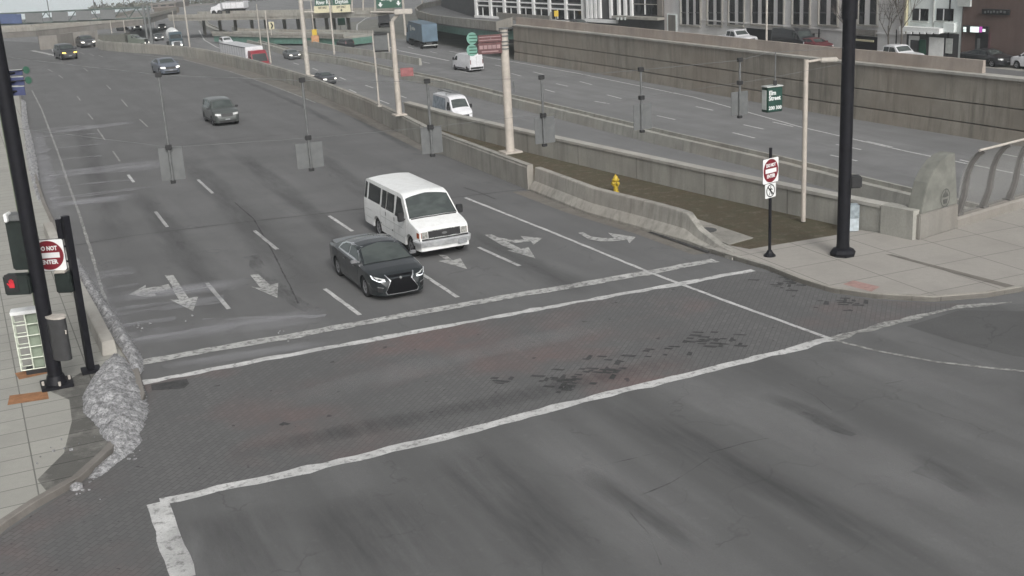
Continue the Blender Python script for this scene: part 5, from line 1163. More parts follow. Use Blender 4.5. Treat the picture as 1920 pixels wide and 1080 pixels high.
# slim pale green post at the left edge
tg, _, _ = pole('green_post', 'slim pale green post running up the left edge of the picture behind the signal head', 'post', 80, 640, 200, .055, simple('pale_green_post', (.16, .19, .13), .5), .13, base=True)
# second black post with the do not enter sign
t2, P2, z2 = pole('sign_post', 'black square sign post beside the snow-covered kerb, right of the big mast', 'post', 171, 696, 405, .115, M['black'], .13, seg=4)
screen_box(t2, P2, 107, 411, 117, 448, .08, M['black'], 'side_rail', .02, .005)
def rounded(w, h, r, n=5):
    out = []
    for cx_, cy_, a0 in ((w/2-r, h/2-r, 0), (-w/2+r, h/2-r, 90), (-w/2+r, -h/2+r, 180), (w/2-r, -h/2+r, 270)):
        for i in range(n+1): a = math.radians(a0+90*i/n); out.append((cx_+r*math.cos(a), cy_+r*math.sin(a)))
    return out
def plate2d(pts, f, z0, z1):
    b = MB(); lo = [b.bm.verts.new(f @ Vector((x, y, z0))) for x, y in pts]; hi = [b.bm.verts.new(f @ Vector((x, y, z1))) for x, y in pts]; n = len(pts)
    for i in range(n): b.bm.faces.new((lo[i], lo[(i+1) % n], hi[(i+1) % n], hi[i]))
    b.bm.faces.new(hi); b.bm.faces.new(lo[::-1]); return b
def dne(t, f, w=.76, h=.76):
    plate2d(rounded(w, h, .05), f, 0, .012).build('panel', M['white'], t, world=True)
    plate2d(rounded(w+.03, h+.03, .055), f, -.008, -.001).build('backing', M['plastic'], t, world=True)
    plate2d([(w*.47*math.cos(a), h*.47*math.sin(a)) for a in [i*math.pi/20 for i in range(40)]], f, .013, .018).build('red_disc', M['signred'], t, world=True)
    plate2d([(-w*.35, -h*.085), (w*.35, -h*.085), (w*.35, h*.085), (-w*.35, h*.085)], f, .019, .024).build('white_bar', M['white'], t, world=True)
    text('DO NOT', .155, f @ Matrix.Translation((0, h*.22, .022)), M['white'], t, world=True, bold=.006, width=w*.60)
    text('ENTER', .155, f @ Matrix.Translation((0, -h*.22, .022)), M['white'], t, world=True, bold=.006, width=w*.52)
s1 = loosen('DO NOT ENTER sign partly hidden behind the big black mast', 'do_not_enter_sign', 'road sign', P2, 3)
Q = V3(P2, 0)+CF(P2)*.02; c = PL(91, 477, Q, Q+rtv); fx2 = (rtv*1+CF(P2)*.10).normalized()
f_ = frame(c-CF(P2)*.10, fx2); dne(s1, f_, .82, .82)
bracket(s1, c+Vector((0, 0, .2)), V3(P2, c.z+.2), M['black']); bracket(s1, c-Vector((0, 0, .2)), V3(P2, c.z-.2), M['black'])
p2 = loosen('small black pedestrian signal box on the left side of the sign post, below the sign', 'pedestrian_signal', 'pedestrian signal', P2, 2.5)
screen_box(p2, P2, 108, 509, 138, 546, .34, M['blackg'], 'housing', 0, .03); screen_box(p2, P2, 107, 505, 126, 509, .36, M['steel'], 'cap', 0, .005)
# ---- right corner: black mast, sign post, light pole
tR, PRp, zR = pole('signal_mast', 'tall black signal mast on the right corner pavement', 'signal pole', 1580, 478, 0, .20, M['black'], .13, top=8.2, base=False)
MB().tube([V3(PRp, 8.203), V3(PRp, 12)], .165, 14).build('upper_pole', M['black'], tR, world=True, smooth=50)
MB().tube([V3(PRp, 7.6), V3(PRp, 8.2)], .24, 14).build('collar', M['black'], tR, world=True, smooth=50)
MB().lathe([(.40, 0), (.42, .10), (.34, .2), (.22, .26), (.2, .5)], Matrix.Translation(V3(PRp, .131)), 8).build('base_skirt', M['black'], tR, world=True)
pr_ = loosen('black pedestrian signal facing away on the right side of the right mast', 'pedestrian_signal', 'pedestrian signal', PRp, 2.5)
screen_box(pr_, PRp, 1592, 329, 1614, 351, .4, M['plastic'], 'housing', .0, .04); 
ub = loosen('small pale blue cabinet with dark scribbles behind the right mast', 'utility_box', 'cabinet', G(1598, 432, .13))
U = G(1598, 432, .13); screen_box(ub, U, 1588, 383, 1609, 407, .4, simple('light_blue_metal', (.24, .28, .30), .5, 0, .3, 6), 'upper_door', 0, .01)
screen_box(ub, U, 1588, 407.3, 1608, 431, .4, simple('pale_blue_metal', (.42, .47, .50), .5, 0, .2, 6), 'lower_door', 0, .01)
tS, PS, zS = pole('sign_post', 'thin black sign post with a flared foot on the right corner', 'post', 1443, 480, 277, .05, M['black'], .13, base=False)
MB().lathe([(.20, 0), (.20, .03), (.13, .09), (.07, .2)], Matrix.Translation(V3(PS, .131)), 12).build('foot', M['black'], tS, world=True)
s2 = loosen('DO NOT ENTER sign near the top of the thin black post on the right corner', 'do_not_enter_sign', 'road sign', PS, 3)
sx = Vector((math.cos(math.radians(38)), math.sin(math.radians(38)), 0)); c = V3(PS, (ZT(PS, 296)+ZT(PS, 342))/2); f_ = frame(c-CF(PS)*.07, sx); dne(s2, f_, .76, .80)
s3 = loosen('small white no pedestrians sign below the DO NOT ENTER sign on the thin post', 'no_pedestrians_sign', 'road sign', PS, 2)
c = V3(PS, (ZT(PS, 344)+ZT(PS, 369))/2); f3_ = frame(c-CF(PS)*.07, sx)
plate2d(rounded(.52, .46, .03), f3_, 0, .012).build('panel', M['white'], s3, world=True)
rg = MB()
for i in range(28):
    a, d = 2*math.pi*i/28, 2*math.pi*(i+1)/28; rg.poly([f3_ @ Vector((r*math.cos(t), r*math.sin(t), .016)) for r, t in ((.21, a), (.21, d), (.175, d), (.175, a))])
rg.poly([f3_ @ Vector((x, y, .017)) for x, y in ((-.15, .12), (-.12, .15), (.15, -.12), (.12, -.15))]); rg.build('prohibition_ring', M['plastic'], s3, world=True, recalc=False)
mn = MB()
for q in ([(.03*math.cos(i), .12+.03*math.sin(i)) for i in range(6)], [(-.035, .08), (.04, .08), (.03, -.02), (-.03, -.02)], [(-.03, -.02), (0, -.02), (-.06, -.14), (-.09, -.14)], [(0, -.02), (.03, -.02), (.08, -.14), (.05, -.14)], [(.04, .08), (.10, .02), (.085, .0), (.03, .05)], [(-.035, .08), (-.1, .01), (-.085, -.005), (-.03, .05)]): mn.poly([f3_ @ Vector((x, y, .0155)) for x, y in q])
mn.build('walking_figure', M['plastic'], s3, world=True, recalc=False)
tq, PQ, zQ = pole('lamp_post', 'weathered beige lamp post with a short arm, left of the right mast', 'lamp post', 1506, 415, 112, .085, M['beige'], .1, base=False)
hl_ = PL(1562, 111, V3(PQ, 0), V3(PQ, 0)+rtv); a0 = V3(PQ, zQ-.08); MB().tube([a0, a0.lerp(hl_, .6)+Vector((0, 0, .03)), a0.lerp(hl_, .72)], .045).build('arm', M['beige'], tq, world=True)
MB().box(a0.lerp(hl_, .84), (.62, .26, .15), math.atan2(hl_.y-a0.y, hl_.x-a0.x)).build('lamp_head', M['steel'], tq, world=True, bevel=.04)
# ---- span wire signs, hung in the upright plane between the two masts
A_, B_ = V3(PLp, 0), V3(PRp, 0); sp_ = lambda x, y: PL(x, y, A_, B_); SD = (B_-A_).normalized()
wires = thing('span_wires', 'pair of thin steel wires stretched between the left and right black masts', 'wires', (A_.x, A_.y, 6))
up_px = [(18, 108), (50, 112), (303, 141), (568, 151), (803, 153), (1018, 146), (1205, 131), (1387, 113), (1440, 99), (1588, 89)]
MB().tube([sp_(*p) for p in up_px], .007, 5).build('upper_wire', M['alu_d'], wires, world=True)
MB().tube([sp_(*p) for p in [(30, 240), (320, 276), (577, 259), (808, 238), (1020, 214), (1205, 182), (1387, 155), (1444, 146), (1586, 118)]], .005, 5).build('lower_wire', M['alu_d'], wires, world=True)
hs_ = [('first hanging sign from the left, over the dashed lane left of the grey suv', 303, 140, 325, 341, 276, 300, 345, 277),
       ('hanging sign over the street between the grey suv and the white passenger van', 568, 150, 584, 318, 258, 556, 606, 268),
       ('hanging sign in front of the beige barrier, right of the wrapped cargo van', 803, 152, 811, 291, 238, 790, 829, 238),
       ('hanging sign right of the tall beige pole with brown signs', 1017, 145, 1021, 272, 216, 1003, 1040, 220),
       ('hanging sign over the highway median, two along from the tall beige pole', 1205, 130, 1204, 246, 183, 1188, 1222, 196),
       ('hanging sign over the highway nearest the green street name box', 1387, 112, 1387, 219, 155, 1371, 1402, 172)]
for lb, x0, y0, x1, y1, yc, xa, xb, yt in hs_:
    T0, T1 = sp_(x0, y0), sp_(x1, y1); T0 = V3(T1, ZT(T1, y0)); t = thing('hanging_sign', lb, 'hanging sign', (T1.x, T1.y, T0.z), math.atan2(SD.y, SD.x), 'metal-backed signs hung from the span wires')
    MB().tube([T1, T0], .034, 8).build('hanger_rod', M['alu_d'], t, world=True, smooth=60)
    for c_, s_ in ((T0, (.16, .1, .12)), (V3(T1, ZT(T1, yc)), (.16, .12, .12)), (T1, (.14, .10, .08))): MB().box(c_, s_, math.atan2(SD.y, SD.x)).build('clamp', M['plastic'], t, world=True, bevel=.01)
    a, b = sp_(xa, (yt+y1)/2), sp_(xb, (yt+y1)/2); zt_, zb_ = ZT(T1, yt), ZT(T1, y1-3)
    cx_ = (a+b)/2; f = frame(V3(cx_, (zt_+zb_)/2)+CF(T1)*.05, SD); MB().box(None, ((b-a).length, zt_-zb_, .02), M=f).build('sign_panel', M['alu'], t, world=True)
# green street name box
nb_ = sp_(1447, 186); t = thing('street_name_sign', 'hanging green box sign reading Elm Street 200 300', 'street sign', (nb_.x, nb_.y, nb_.z), math.radians(15))
wdir = Vector((math.cos(math.radians(22)), math.sin(math.radians(22)), 0)); ddir = Vector((-wdir.y, wdir.x, 0))
c = sp_(1453, 187); zt_, zb_ = ZT(c, 163), ZT(c, 210); f = frame(V3(c, (zt_+zb_)/2), wdir); bw, bh = .56, zt_-zb_
MB().box(None, (bw, bh, .30), M=f @ Matrix.Translation((0, 0, -.15))).build('box', simple('dark_green_frame', (.012, .035, .025), .5, 0, .15, 8), t, world=True, bevel=.02)
MB().box(None, (bw-.05, bh-.06, .01), M=f @ Matrix.Translation((0, 0, .008))).build('face', simple('deep_sign_green', (.014, .05, .038), .5, 0, .15, 6), t, world=True)
MB().box(None, (bw+.02, .03, .33), M=f @ Matrix.Translation((0, bh/2+.016, -.15))).build('top_trim', M['whited'], t, world=True)
text('Elm', .19, f @ Matrix.Translation((-.10, bh*.27, .016)), M['white'], t, world=True, bold=.004, width=.24)
text('Street', .19, f @ Matrix.Translation((-.02, bh*.06, .016)), M['white'], t, world=True, bold=.004, width=.42)
text('200 300', .15, f @ Matrix.Translation((.0, -bh*.33, .016)), M['white'], t, world=True, bold=.003, width=.46)
fs = f @ Matrix.Translation((-bw/2-.006, 0, -.15)) @ Matrix.Rotation(-math.pi/2, 4, 'Y')
MB().box(None, (.22, bh*.78, .01), M=fs).build('side_face', M['whited'], t, world=True)
MB().tube([V3(c, zt_+.03), V3(c, ZT(c, 98))], .018, 6).build('hanger_rod', M['alu_d'], t, world=True); MB().box(V3(c, ZT(c, 155)), (.1, .1, .14)).build('clamp', M['plastic'], t, world=True)
# ---- big beige poles by the barrier
def gpole(label, px, py, ptop, r, m='beige', z=0.0, r1=None, cat='light pole', name='light_pole', **k): return pole(name, label, cat, px, py, ptop, r, M[m], z, r1, **k)
t, P, z = gpole('thick beige pole carrying brown signs, rising from the beige barrier', 957, 286, 55, .205, z=1.08, r1=.185)
for yy, hh in ((68, .35), (92, .35)):
    for q in range(3): MB().tube([V3(P, ZT(P, yy)+q*.16), V3(P, ZT(P, yy)+q*.16+.05)], .225, 14).build('strap', M['alu'], t, world=True, smooth=60)
def board(name, label, cat, P, x0, y0, x1, y1, m, tilt=0.0, shift=0.3, dep=.05, post=None, frame_m=None):
    Q = V3(P, 0)-CF(P)*shift; fx_ = (rtv+CF(P)*tilt).normalized(); c = PL((x0+x1)/2, (y0+y1)/2, Q, Q+rtv); a = PL(x0, (y0+y1)/2, Q, Q+rtv); b = PL(x1, (y0+y1)/2, Q, Q+rtv)
    t = thing(name, label, cat, (c.x, c.y, c.z), 0); f = frame(V3(c, (ZT(c, y0)+ZT(c, y1))/2), fx_); w, h = (b-a).length, ZT(c, y0)-ZT(c, y1)
    MB().box(None, (w, h, dep), M=f).build('panel', m, t, world=True, bevel=.01)
    return t, f, w, h, c
for lb, x0, y0, x1, y1, sc in (('upper brown sign on the tall beige pole', 896, 65, 941, 79, 'a'), ('lower brown sign with a row of pale symbols on the tall beige pole', 896, 80, 941, 101, 'b')):
    t, f, w, h, c = board('brown_sign', lb, 'road sign', P, x0, y0, x1, y1, M['signbrown'], .15)
    bracket(t, c, V3(P, c.z), M['alu_d'], .04)
    d = MB()
    if sc == 'b':
        for i in range(5): d.box(None, (.16, .16, .012), M=f @ Matrix.Translation((-w*.36+i*w*.18, h*.12, .032)))
        d.box(None, (w*.7, .05, .012), M=f @ Matrix.Translation((0, -h*.28, .032)))
    else:
        for q in (.22, -.2): d.box(None, (w*.9, .035, .012), M=f @ Matrix.Translation((0, h*q, .032)))
    d.build('symbols', simple('dull_pink_letters', (.30, .2, .2), .6), t, world=True)
for lb, cy_ in (('upper green round sign at the left end of the brown signs', 72), ('lower green round sign at the left end of the brown signs', 94)):
    t, f, w, h, c = board('round_sign', lb, 'road sign', P, 877, cy_-9, 893, cy_+9, M['alu_d'], .0, .36, .02)
    plate2d([(.24*math.cos(a), .26*math.sin(a)) for a in [i*math.pi/12 for i in range(24)]], f, .012, .05).build('disc', simple('mint_green', (.16, .32, .26), .6), t, world=True)
    d = MB()
    for q in (-.14, 0, .14): d.box(None, (.34, .045, .012), M=f @ Matrix.Translation((.05, q, .056)))
    d.build('stripes', M['signgreen'], t, world=True); bracket(t, c, V3(P, c.z), M['alu_d'], .03)
t, Pm, z = gpole('beige pole with a small red sign, standing behind the beige barrier', 749, 216, 40, .17, z=1.08, r1=.13)
lh = AD(756, 34, 70); MB().tube([V3(Pm, z), V3(Pm, z+.5)+rtv*.5], .1).box(V3(Pm, z+.5)+rtv*.7, (1.0, .5, .28)).build('lamp_head', M['steel'], t, world=True, bevel=.05)
t, f, w, h, c = board('red_sign', 'small dull red sign on the right side of the beige pole', 'road sign', Pm, 751, 127, 775, 143, simple('faded_red_sign', (.26, .10, .10), .6, 0, .2, 4), 0, .2); bracket(t, c, V3(Pm, c.z), M['alu_d'], .03)
t, P, z = gpole('slim grey pole just left of the beige pole with the red sign', 711, 200, 92, .06, 'steel', z=1.08)
t, f, w, h, c = board('panel_sign', 'square grey-green panel in a pale frame on the slim grey pole', 'road sign', P, 702, 66, 727, 94, M['alu'], 0, 0, .12)
for q in (-1, 1):
    MB().box(None, (.07, h*1.25, .14), M=f @ Matrix.Translation((q*(w/2+.06), 0, 0))).build('frame_post', M['steel'], t, world=True)
    MB().box(None, (w, .09, .16), M=f @ Matrix.Translation((0, q*(h/2+.05), 0))).build('frame_rail', M['plastic'], t, world=True)
gpole('thin dark marker on the median right of the tall beige pole', 964, 172, 152, .10, 'alu_d', HZ+.9, name='marker_post', cat='marker', base=False)
gpole('tall weathered pole rising out of the picture at the top, by the long barrier', 578, 143, -60, .19, 'steel', .9, r1=.15, group='tall light poles')
for i, (px, py, pt, r, w_) in enumerate([(508, 119, 20, .13, 'left of the tall weathered pole, right one of the close pair'), (493, 115, 8, .10, 'left of the tall weathered pole, left one of the close pair'), (627, 102, -40, .17, 'between the highway carriageways under the cream exit signs'), (590, 75, -30, .12, 'rising left of the cream exit signs'), (356, 89, -40, .16, 'right of the tank lorry'), (291, 52, -30, .05, 'beside the gantry top at left'),
        (238, 85, 38, .13, 'in front of the olive lorry, right one'), (213, 84, 38, .12, 'in front of the olive lorry, left one'), (795, 45, -40, .16, 'rising behind the blue lorry'), (1203, 55, -40, .09, 'in front of the dark shop windows'), (331, 80, 20, .08, 'just left of the tank lorry'), (98, 30, -40, .14, 'against the open sky at the upper left'), (184, 22, -40, .13, 'against the sky, left one of the middle pair'), (200, 20, -40, .13, 'against the sky, right one of the middle pair'), (240, 20, -40, .13, 'against the sky left of the gantry post')]):
    if py < 40: P = AD(px, 60, 300); P.z = -8; t = thing('light_pole', 'distant slim light pole '+w_, 'light pole', (P.x, P.y, -8), 0, 'tall light poles'); MB().tube([V3(P, -8), V3(P, ZT(P, pt))], r, 6, r*.7).build('pole', M['alu'], t, world=True)
    else: gpole('slim grey light pole '+w_, px, py, pt, r, 'steel', HZ if px < 1000 else NZ, r1=r*.7, group='tall light poles', base=False, seg=8)
gpole('thin white pole standing on the tiered wall above the green street name box', 1437, 96, -40, .10, 'steel', -1.2, base=False, group='tall light poles')
for lb, px, py, pt, r in (('tall black lamp post in front of the white building', 1776, 112, -40, .14), ('short black lamp post in front of the stone building', 1535, 90, 54, .12), ('short black lamp post by the small bare tree', 1679, 106, 55, .09)):
    t, P, z = pole('street_lamp', lb, 'lamp post', px, py, pt, r, M['black'], NZ, r*.5, group='black lamp posts on the northern street', seg=8)
# yellow signs
t, P, z = gpole('thin post of the yellow diamond sign before the white grid building', 1043, 50, 20, .05, 'steel', NZ, name='sign_post', cat='post', base=False)
t, f, w, h, c = board('yellow_sign', 'yellow diamond sign before the white grid building', 'road sign', P, 1039, 20, 1047, 31, M['signyellow'], 0, .1); bpy.data.objects
t, P, z = gpole('thin post of the chevron sign on the lower ramp', 509, 66, 40, .06, 'steel', HZ+4, name='sign_post', cat='post', base=False)
t, f, w, h, c = board('chevron_sign', 'pale chevron sign with a black arrow on the lower ramp', 'road sign', P, 504, 41, 514, 55, M['signcream'], 0, .1)
plate2d([(-w*.2, h*.4), (w*.1, h*.4), (w*.35, 0), (w*.1, -h*.4), (-w*.2, -h*.4), (w*.05, 0)], f, .03, .05).build('arrow', M['plastic'], t, world=True)
t, P, z = gpole('post of the orange and yellow signs beside the outbound lanes', 590, 88, 58, .08, 'steel', HZ, name='sign_post', cat='post', base=False)
board('yellow_sign', 'small yellow warning sign above the orange panel', 'road sign', P, 585, 55, 594, 66, M['signyellow'], 0, .1)
board('orange_sign', 'orange panel below the small yellow warning sign', 'road sign', P, 584, 66.5, 598, 80, simple('faded_orange', (.45, .24, .12), .6, 0, .2, 3), 0, .1)
# ---- overhead green signs and their gantry
gq = AD(660, 22, 215); gf = rtv
GT = thing('sign_gantry', 'pale sign gantry carrying the green highway signs at the top edge', 'gantry', (gq.x, gq.y, HZ))
gy = lambda x, y: PL(x, y, V3(gq, 0), V3(gq, 0)+rtv)
for yy, x0, x1 in ((22.5, 565, 760), (-14, 565, 760)): MB().tube([gy(x0, yy), gy(x1, yy)], .14, 6).build('chord', M['steel'], GT, world=True)
for x in (660, 681, 703): MB().tube([gy(x, 22), gy(x, -14)], .16, 6).build('strut', M['steel'], GT, world=True)
for x in (568, 757):
    a = gy(x, 22); MB().tube([V3(a, HZ), V3(a, ZT(a, -14))], .22, 8).build('leg', M['steel'], GT, world=True)
def ohs(label, x0, y0, x1, y1, m, words, name='highway_sign'):
    c = gy((x0+x1)/2, (y0+y1)/2)-CF(gq)*.4; a, b = gy(x0, 5), gy(x1, 5); t = thing(name, label, 'highway sign', (c.x, c.y, c.z), 0, 'overhead highway signs'); w = (b-a).length; h = ZT(c, y0)-ZT(c, y1)
    f = frame(V3(c, (ZT(c, y0)+ZT(c, y1))/2), rtv); MB().box(None, (w, h, .12), M=f).build('panel', m, t, world=True)
    for s_, u, v, sz, wd_, mm in words:
        if s_ == 'arrow': plate2d([(u*w-sz*.5, v*h+sz*.1), (u*w-sz*.18, v*h+sz*.1), (u*w-sz*.18, v*h+sz*.5), (u*w+sz*.18, v*h+sz*.5), (u*w+sz*.18, v*h+sz*.1), (u*w+sz*.5, v*h+sz*.1), (u*w, v*h-sz*.5)], f, .062, .09).build('arrow', mm, t, world=True)
        else: text(s_, sz, f @ Matrix.Translation((u*w, v*h, .07)), mm, t, world=True, width=wd_*w, bold=.02)
    return t
ohs('left green highway sign over the cream EXIT ONLY panel, ending in Rd', 590, -16, 621, 10.5, M['signgreen'], [('River Rd', 0, -.28, 1.0, .85, M['white'])])
ohs('right green highway sign reading Dayton', 623, -16, 657, 9, M['signgreen'], [('Dayton', 0, -.26, 1.0, .7, M['white'])])
ohs('left cream EXIT ONLY panel under the green signs', 589, 11, 621.5, 24, M['signcream'], [('EXIT ONLY', 0, .2, .5, .5, M['plastic'])])
ohs('right cream EXIT ONLY panel with a black down arrow', 623, 9.5, 657, 23, M['signcream'], [('EXIT ONLY', 0, .22, .5, .5, M['plastic']), ('arrow', 0, -.2, .5, 0, M['plastic'])])
ohs('green highway sign reading Covington with two down arrows', 705, -16, 752, 15, M['signgreen'], [('Covington', 0, .08, 1.1, .66, M['white']), ('arrow', -.34, -.28, .9, 0, M['white']), ('arrow', .38, -.24, .9, 0, M['white'])])
t, P, z = gpole('slim pole of the small green sign below the overhead signs', 640, 62, 30, .08, 'steel', HZ, name='sign_post', cat='post', base=False)
board('green_sign', 'small green exit sign under the right cream panel', 'road sign', P, 633, 34, 647, 47, M['signgreen'], 0, .1)
# ---- truss gantry on the left
gp0 = G(284, 88, HZ); gdir = XD; D0 = V3(gp0, 0); tp = lambda x, y: PL(x, y, D0, D0+Vector((math.cos(math.radians(8)), math.sin(math.radians(8)), 0)))
LT = thing('sign_gantry', 'long dark green truss gantry crossing the upper left of the picture', 'gantry', (gp0.x, gp0.y, HZ)); gm = simple('dark_green_steel', (.06, .085, .075), .6, 0, .15, 1)
zt1, zb1 = tp(283, 12).z, tp(283, 33).z
endx = tp(-60, 30); e0, e1 = V3(tp(283, 20), zt1), V3(endx, zt1)
dz_t = tp(0, 26).z; dz_b = tp(0, 46).z; Lx = tp(0, 30)
def chord(ya, yb, nm='chord'): a, b = tp(283, ya), tp(0, yb); b2 = a+(b-a)*1.5; MB().tube([a, b2], .17, 6).build(nm, gm, LT, world=True); return a, b2
t0, t1 = chord(13, 26); b0, b1 = chord(33, 46)
n = 30
for i in range(n):
    a, b = i/n, (i+1)/n; MB().tube([t0.lerp(t1, a), b0.lerp(b1, b)] if i % 2 == 0 else [b0.lerp(b1, a), t0.lerp(t1, b)], .09, 5).build('diagonal', gm, LT, world=True)
for x in (279, 287): a = tp(x, 88); zt_ = ZT(a, 10); MB().box(V3(a, (HZ+zt_)/2), (.38, .38, zt_-HZ)).build('leg', M['alu'], LT, world=True)
for i, (x0, x1, m, lb) in enumerate([(0, 41, simple('sign_blue', (.05, .075, .16), .6, 0, .1, 1), 'blue sign panel at the left end of the truss gantry'), (48, 80, M['alu'], 'first grey sign back on the truss gantry, right of the blue panel'), (98, 128, M['alu_d'], 'second grey sign back on the truss gantry'), (143, 172, M['alu_d'], 'third grey sign back on the truss gantry'), (188, 216, M['alu_d'], 'fourth grey sign back on the truss gantry, nearest the gantry post')]):
    k = (x0+x1)/2/283; yt = 27-13*k; c = tp((x0+x1)/2, yt+9)-CF(gp0)*.5; t = thing('gantry_sign', lb, 'highway sign', (c.x, c.y, c.z), 0, 'sign panels on the truss gantry'); a, b = tp(x0, yt+9), tp(x1, yt+9)
    MB().box(None, ((b-a).length, tp(x0, yt).z-tp(x0, yt+18).z, .15), M=frame(c, (b-a))).build('panel', m, t, world=True)
# ---- brownish two-panel sign behind the gantry post
P = AD(313, 60, 300); board('panel_sign', 'wide brown double panel right of the gantry post', 'highway sign', P, 289, 14, 336, 25, simple('dull_brown', (.10, .085, .07), .7), 0, 0)
# ---- street name signs on the left mast
for i, (lb, x0, y0, x1, y1, m) in enumerate([('upper blue sign beside the left mast', 14, 132, 42, 141, 'b'), ('middle blue sign beside the left mast', 15, 145, 45, 160, 'b'), ('lowest plain blue sign beside the left mast', 17, 163, 47, 179, 'b')]):
    Q = V3(PLp, 0)+CF(PLp)*.2; c = PL((x0+x1)/2, (y0+y1)/2, Q, Q+rtv); a, b = PL(x0, y0, Q, Q+rtv), PL(x1, y0, Q, Q+rtv)
    t = thing('blue_sign', lb, 'road sign', (c.x, c.y, c.z), 0); w, h = (b-a).length, ZT(c, y0)-ZT(c, y1); f = frame(V3(c, (ZT(c, y0)+ZT(c, y1))/2), rtv)
    MB().box(None, (w, h, .03), M=f).build('panel', simple('street_sign_blue', (.055, .065, .14), .6, 0, .12, 5) if i == 0 else bpy.data.materials['street_sign_blue'], t, world=True); MB().box(None, (w, .015, .012), M=f @ Matrix.Translation((0, h/2+.008, 0))).build('edge', M['whited'], t, world=True)
    bracket(t, c, V3(PLp, c.z), M['black'], .025)
for lb, cx_, cy_ in (('upper dark green round sign near the left mast', 50, 131), ('lower dark green round sign near the left mast', 54, 150)):
    Q = V3(PLp, 0)+CF(PLp)*.2; c = PL(cx_, cy_, Q, Q+rtv); t = thing('round_sign', lb, 'road sign', (c.x, c.y, c.z), 0); f = frame(c, rtv)
    plate2d([(.095*math.cos(a), .10*math.sin(a)) for a in [i*math.pi/12 for i in range(24)]], f, 0, .02).build('ring', M['alu'], t, world=True)
    plate2d([(.08*math.cos(a), .085*math.sin(a)) for a in [i*math.pi/12 for i in range(24)]], f, .021, .03).build('disc', M['signgreen'], t, world=True); bracket(t, c, V3(PLp, c.z), M['black'], .012)
# ---- hydrant
H0 = G(1155, 361, .06); hy = thing('fire_hydrant', 'yellow fire hydrant standing on the brown grass strip', 'fire hydrant', (H0.x, H0.y, .06), LANE)
hy.scale = (.85, .85, .85)
ym = simple('hydrant_yellow', (.42, .30, .03), .5, 0, .15, 9); T = Matrix.Translation((0, 0, 0))
MB().lathe([(.17, 0), (.17, .04), (.12, .06), (.115, .30), (.16, .32), (.16, .36), (.125, .38), (.125, .60), (.19, .62), (.19, .67), (.14, .69), (.12, .78), (.07, .84), (.035, .86), (.035, .92), (0, .92)], T, 16).build('barrel', ym, hy, smooth=35)
MB().tube([(-.22, 0, .5), (.22, 0, .5)], .065, 10).tube([(-.25, 0, .5), (-.20, 0, .5)], .085, 8).tube([(.20, 0, .5), (.25, 0, .5)], .085, 8).tube([(0, 0, .48), (0, -.22, .48)], .085, 10).build('nozzles', ym, hy, smooth=35)
h2 = G(1552, 96, NZ); t = thing('fire_hydrant', 'small yellow and white hydrant in front of the stone building', 'fire hydrant', (h2.x, h2.y, NZ)); MB().lathe([(.2, 0), (.16, .3), (.16, .8), (.24, .84), (.15, 1.0), (0, 1.1)], Matrix.Scale(.8, 4), 10).build('barrel', M['signyellow'], t, smooth=35)
# ---- snow
def heap(name, label, outline, hfun, m, z0, res=.11, seed=0, kind='stuff'):
    P = gp(outline, z0); xs = [p.x for p in P]; ys = [p.y for p in P]; b = MB(); bm = b.bm; vs = {}
    def inside(x, y):
        c = False; n = len(P)
        for i in range(n):
            a, d = P[i], P[i-1]
            if (a.y > y) != (d.y > y) and x < (d.x-a.x)*(y-a.y)/(d.y-a.y)+a.x: c = not c
        return c
    def dist(x, y):
        q = Vector((x, y)); best = 9
        for i in range(len(P)):
            a, d = P[i-1].xy, P[i].xy; e = d-a; t = max(0, min(1, (q-a).dot(e)/max(1e-6, e.length_squared))); best = min(best, (q-a-e*t).length)
        return best
    nx, ny = int((max(xs)-min(xs))/res)+3, int((max(ys)-min(ys))/res)+3
    for i in range(nx):
        for j in range(ny):
            x, y = min(xs)+(i-1)*res, min(ys)+(j-1)*res; x += .3*res*noise.noise(Vector((i*3.1, j*2.3, 1))); y += .3*res*noise.noise(Vector((i*3.1, j*2.3, 5)))
            n1 = noise.fractal(Vector((x*1.3, y*1.3, seed)), 1.0, 2.0, 5)
            if inside(x, y):
                d = dist(x, y); h = hfun(x, y, d)*(1+.45*n1)+.09*noise.noise(Vector((x*4.5, y*4.5, seed)))*min(1, d*6)+.05*noise.noise(Vector((x*11, y*11, seed)))*min(1, d*6)
                vs[i, j] = bm.verts.new((x, y, z0+max(.0, h)+.005))
            else:
                d = dist(x, y)
                if d < res*1.1: vs[i, j] = bm.verts.new((x, y, z0-.03))
    for i in range(nx-1):
        for j in range(ny-1):
            k = [vs.get(q) for q in ((i, j), (i+1, j), (i+1, j+1), (i, j+1))]; k = [v for v in k if v]
            if len(k) >= 3: bm.faces.new(k)
    o = b.build(name, m, smooth=50, recalc=False)
    for p in o.data.polygons[:1]:
        if p.normal.z < 0: o.data.flip_normals()
    return tag(o, label, 'snow', kind=kind)
heap('snow_heap', 'large dirty snow heap piled on the corner kerb in front of the black posts', [(226, 672), (242, 676), (256, 700), (270, 740), (276, 768), (266, 800), (238, 836), (210, 846), (188, 828), (172, 800), (152, 780), (150, 750), (166, 720), (184, 695), (205, 680)], lambda x, y, d: .42*(1-math.exp(-d*3.2)), M['snow'], .05, .07, 2, None)
heap('snow_bank', 'narrow dirty snow bank along the kerb beside the low concrete barrier', [(128, 480), (146, 485), (166, 518), (186, 548), (208, 580), (230, 612), (248, 640), (266, 672), (266, 696), (246, 706), (236, 682), (216, 652), (196, 620), (178, 590), (158, 560), (140, 530), (126, 500)], lambda x, y, d: .30*(1-math.exp(-d*7)), M['snow'], .05, .06, 4, None)
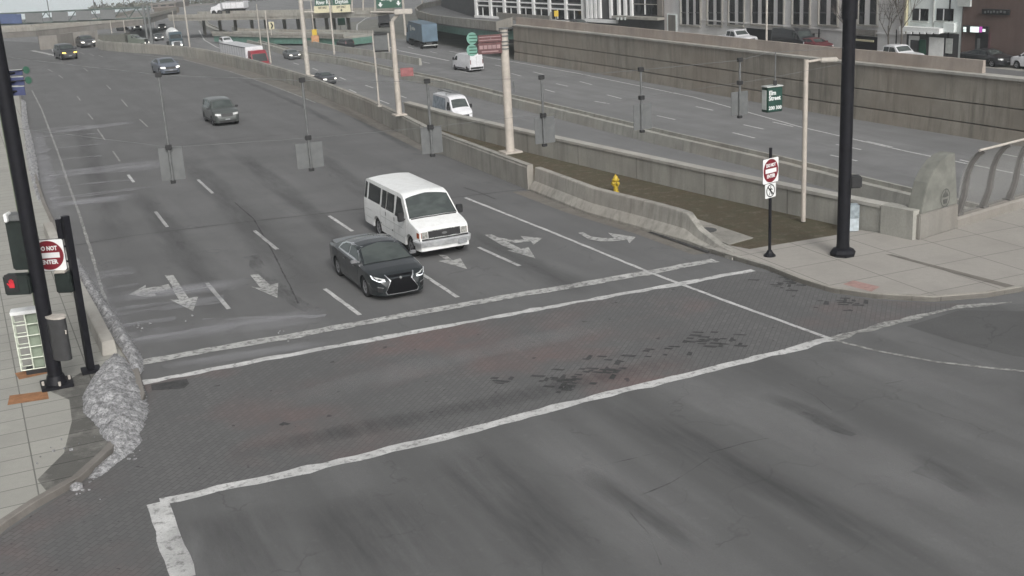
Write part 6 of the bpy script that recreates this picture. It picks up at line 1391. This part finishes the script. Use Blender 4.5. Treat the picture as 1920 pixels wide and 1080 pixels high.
heap('snow_bank', 'thin broken line of old snow along the far left kerb', [(38, 185), (46, 190), (50, 230), (58, 262), (66, 300), (70, 345), (80, 380), (76, 392), (68, 372), (56, 330), (50, 300), (46, 262), (40, 230)], lambda x, y, d: .34*(1-math.exp(-d*3)), M['snow'], .10, .14, 6, None)
heap('ice_strip', 'flat grooved strip of ice and slush in the gutter below the snow heap', [(250, 806), (262, 812), (268, 826), (250, 848), (222, 868), (196, 890), (176, 902), (164, 898), (176, 878), (205, 856), (230, 834)], lambda x, y, d: .13*(1-math.exp(-d*6)), M['snow'], .0, .06, 8, None)
ck = MB(); rr = random.Random(5)
for i in range(46):
    p = G(*rr.choice([(150, 918), (110, 870), (128, 850), (144, 965), (250, 846), (232, 860), (262, 624), (355, 614), (1250, 430), (520, 630)])); p += Vector((rr.gauss(0, .25), rr.gauss(0, .25), 0)); s_ = rr.uniform(.012, .045)
    M4 = Matrix.Translation((p.x, p.y, .15 if p.x < -9.3 else .01)) @ Matrix.Rotation(rr.random()*6, 4, 'Z'); ck.box(None, (s_*1.8, s_, s_*1.2), M=M4)
p = G(144, 916); ck.lathe([(0, -.05), (.14, 0), (.13, .08), (.05, .13), (0, .14)], Matrix.Translation((p.x, p.y, .0)), 9)
tag(ck.build('ice_chips', M['snow']), 'scattered small chips of ice and snow on road and pavement', 'ice', kind='stuff')

# ------------------------------------------------------------------ thin even haze
hz = MB().box((0, 1250, 170), (3600, 2700, 500)) if False else MB().prism([(-1500, -90), (1500, -90), (1500, 2700), (-1500, 2700)], -95, 95)
hm = bpy.data.materials.new('haze'); hm.use_nodes = True; hn = hm.node_tree; hn.nodes.clear(); ho = hn.nodes.new('ShaderNodeOutputMaterial'); pv = hn.nodes.new('ShaderNodeVolumePrincipled')
pv.inputs['Color'].default_value = (.86, .92, .94, 1); pv.inputs['Density'].default_value = 0.0004; hn.links.new(pv.outputs[0], ho.inputs['Volume'])
tag(hz.build('haze', hm), 'thin pale haze over the whole place', 'haze', kind='stuff')
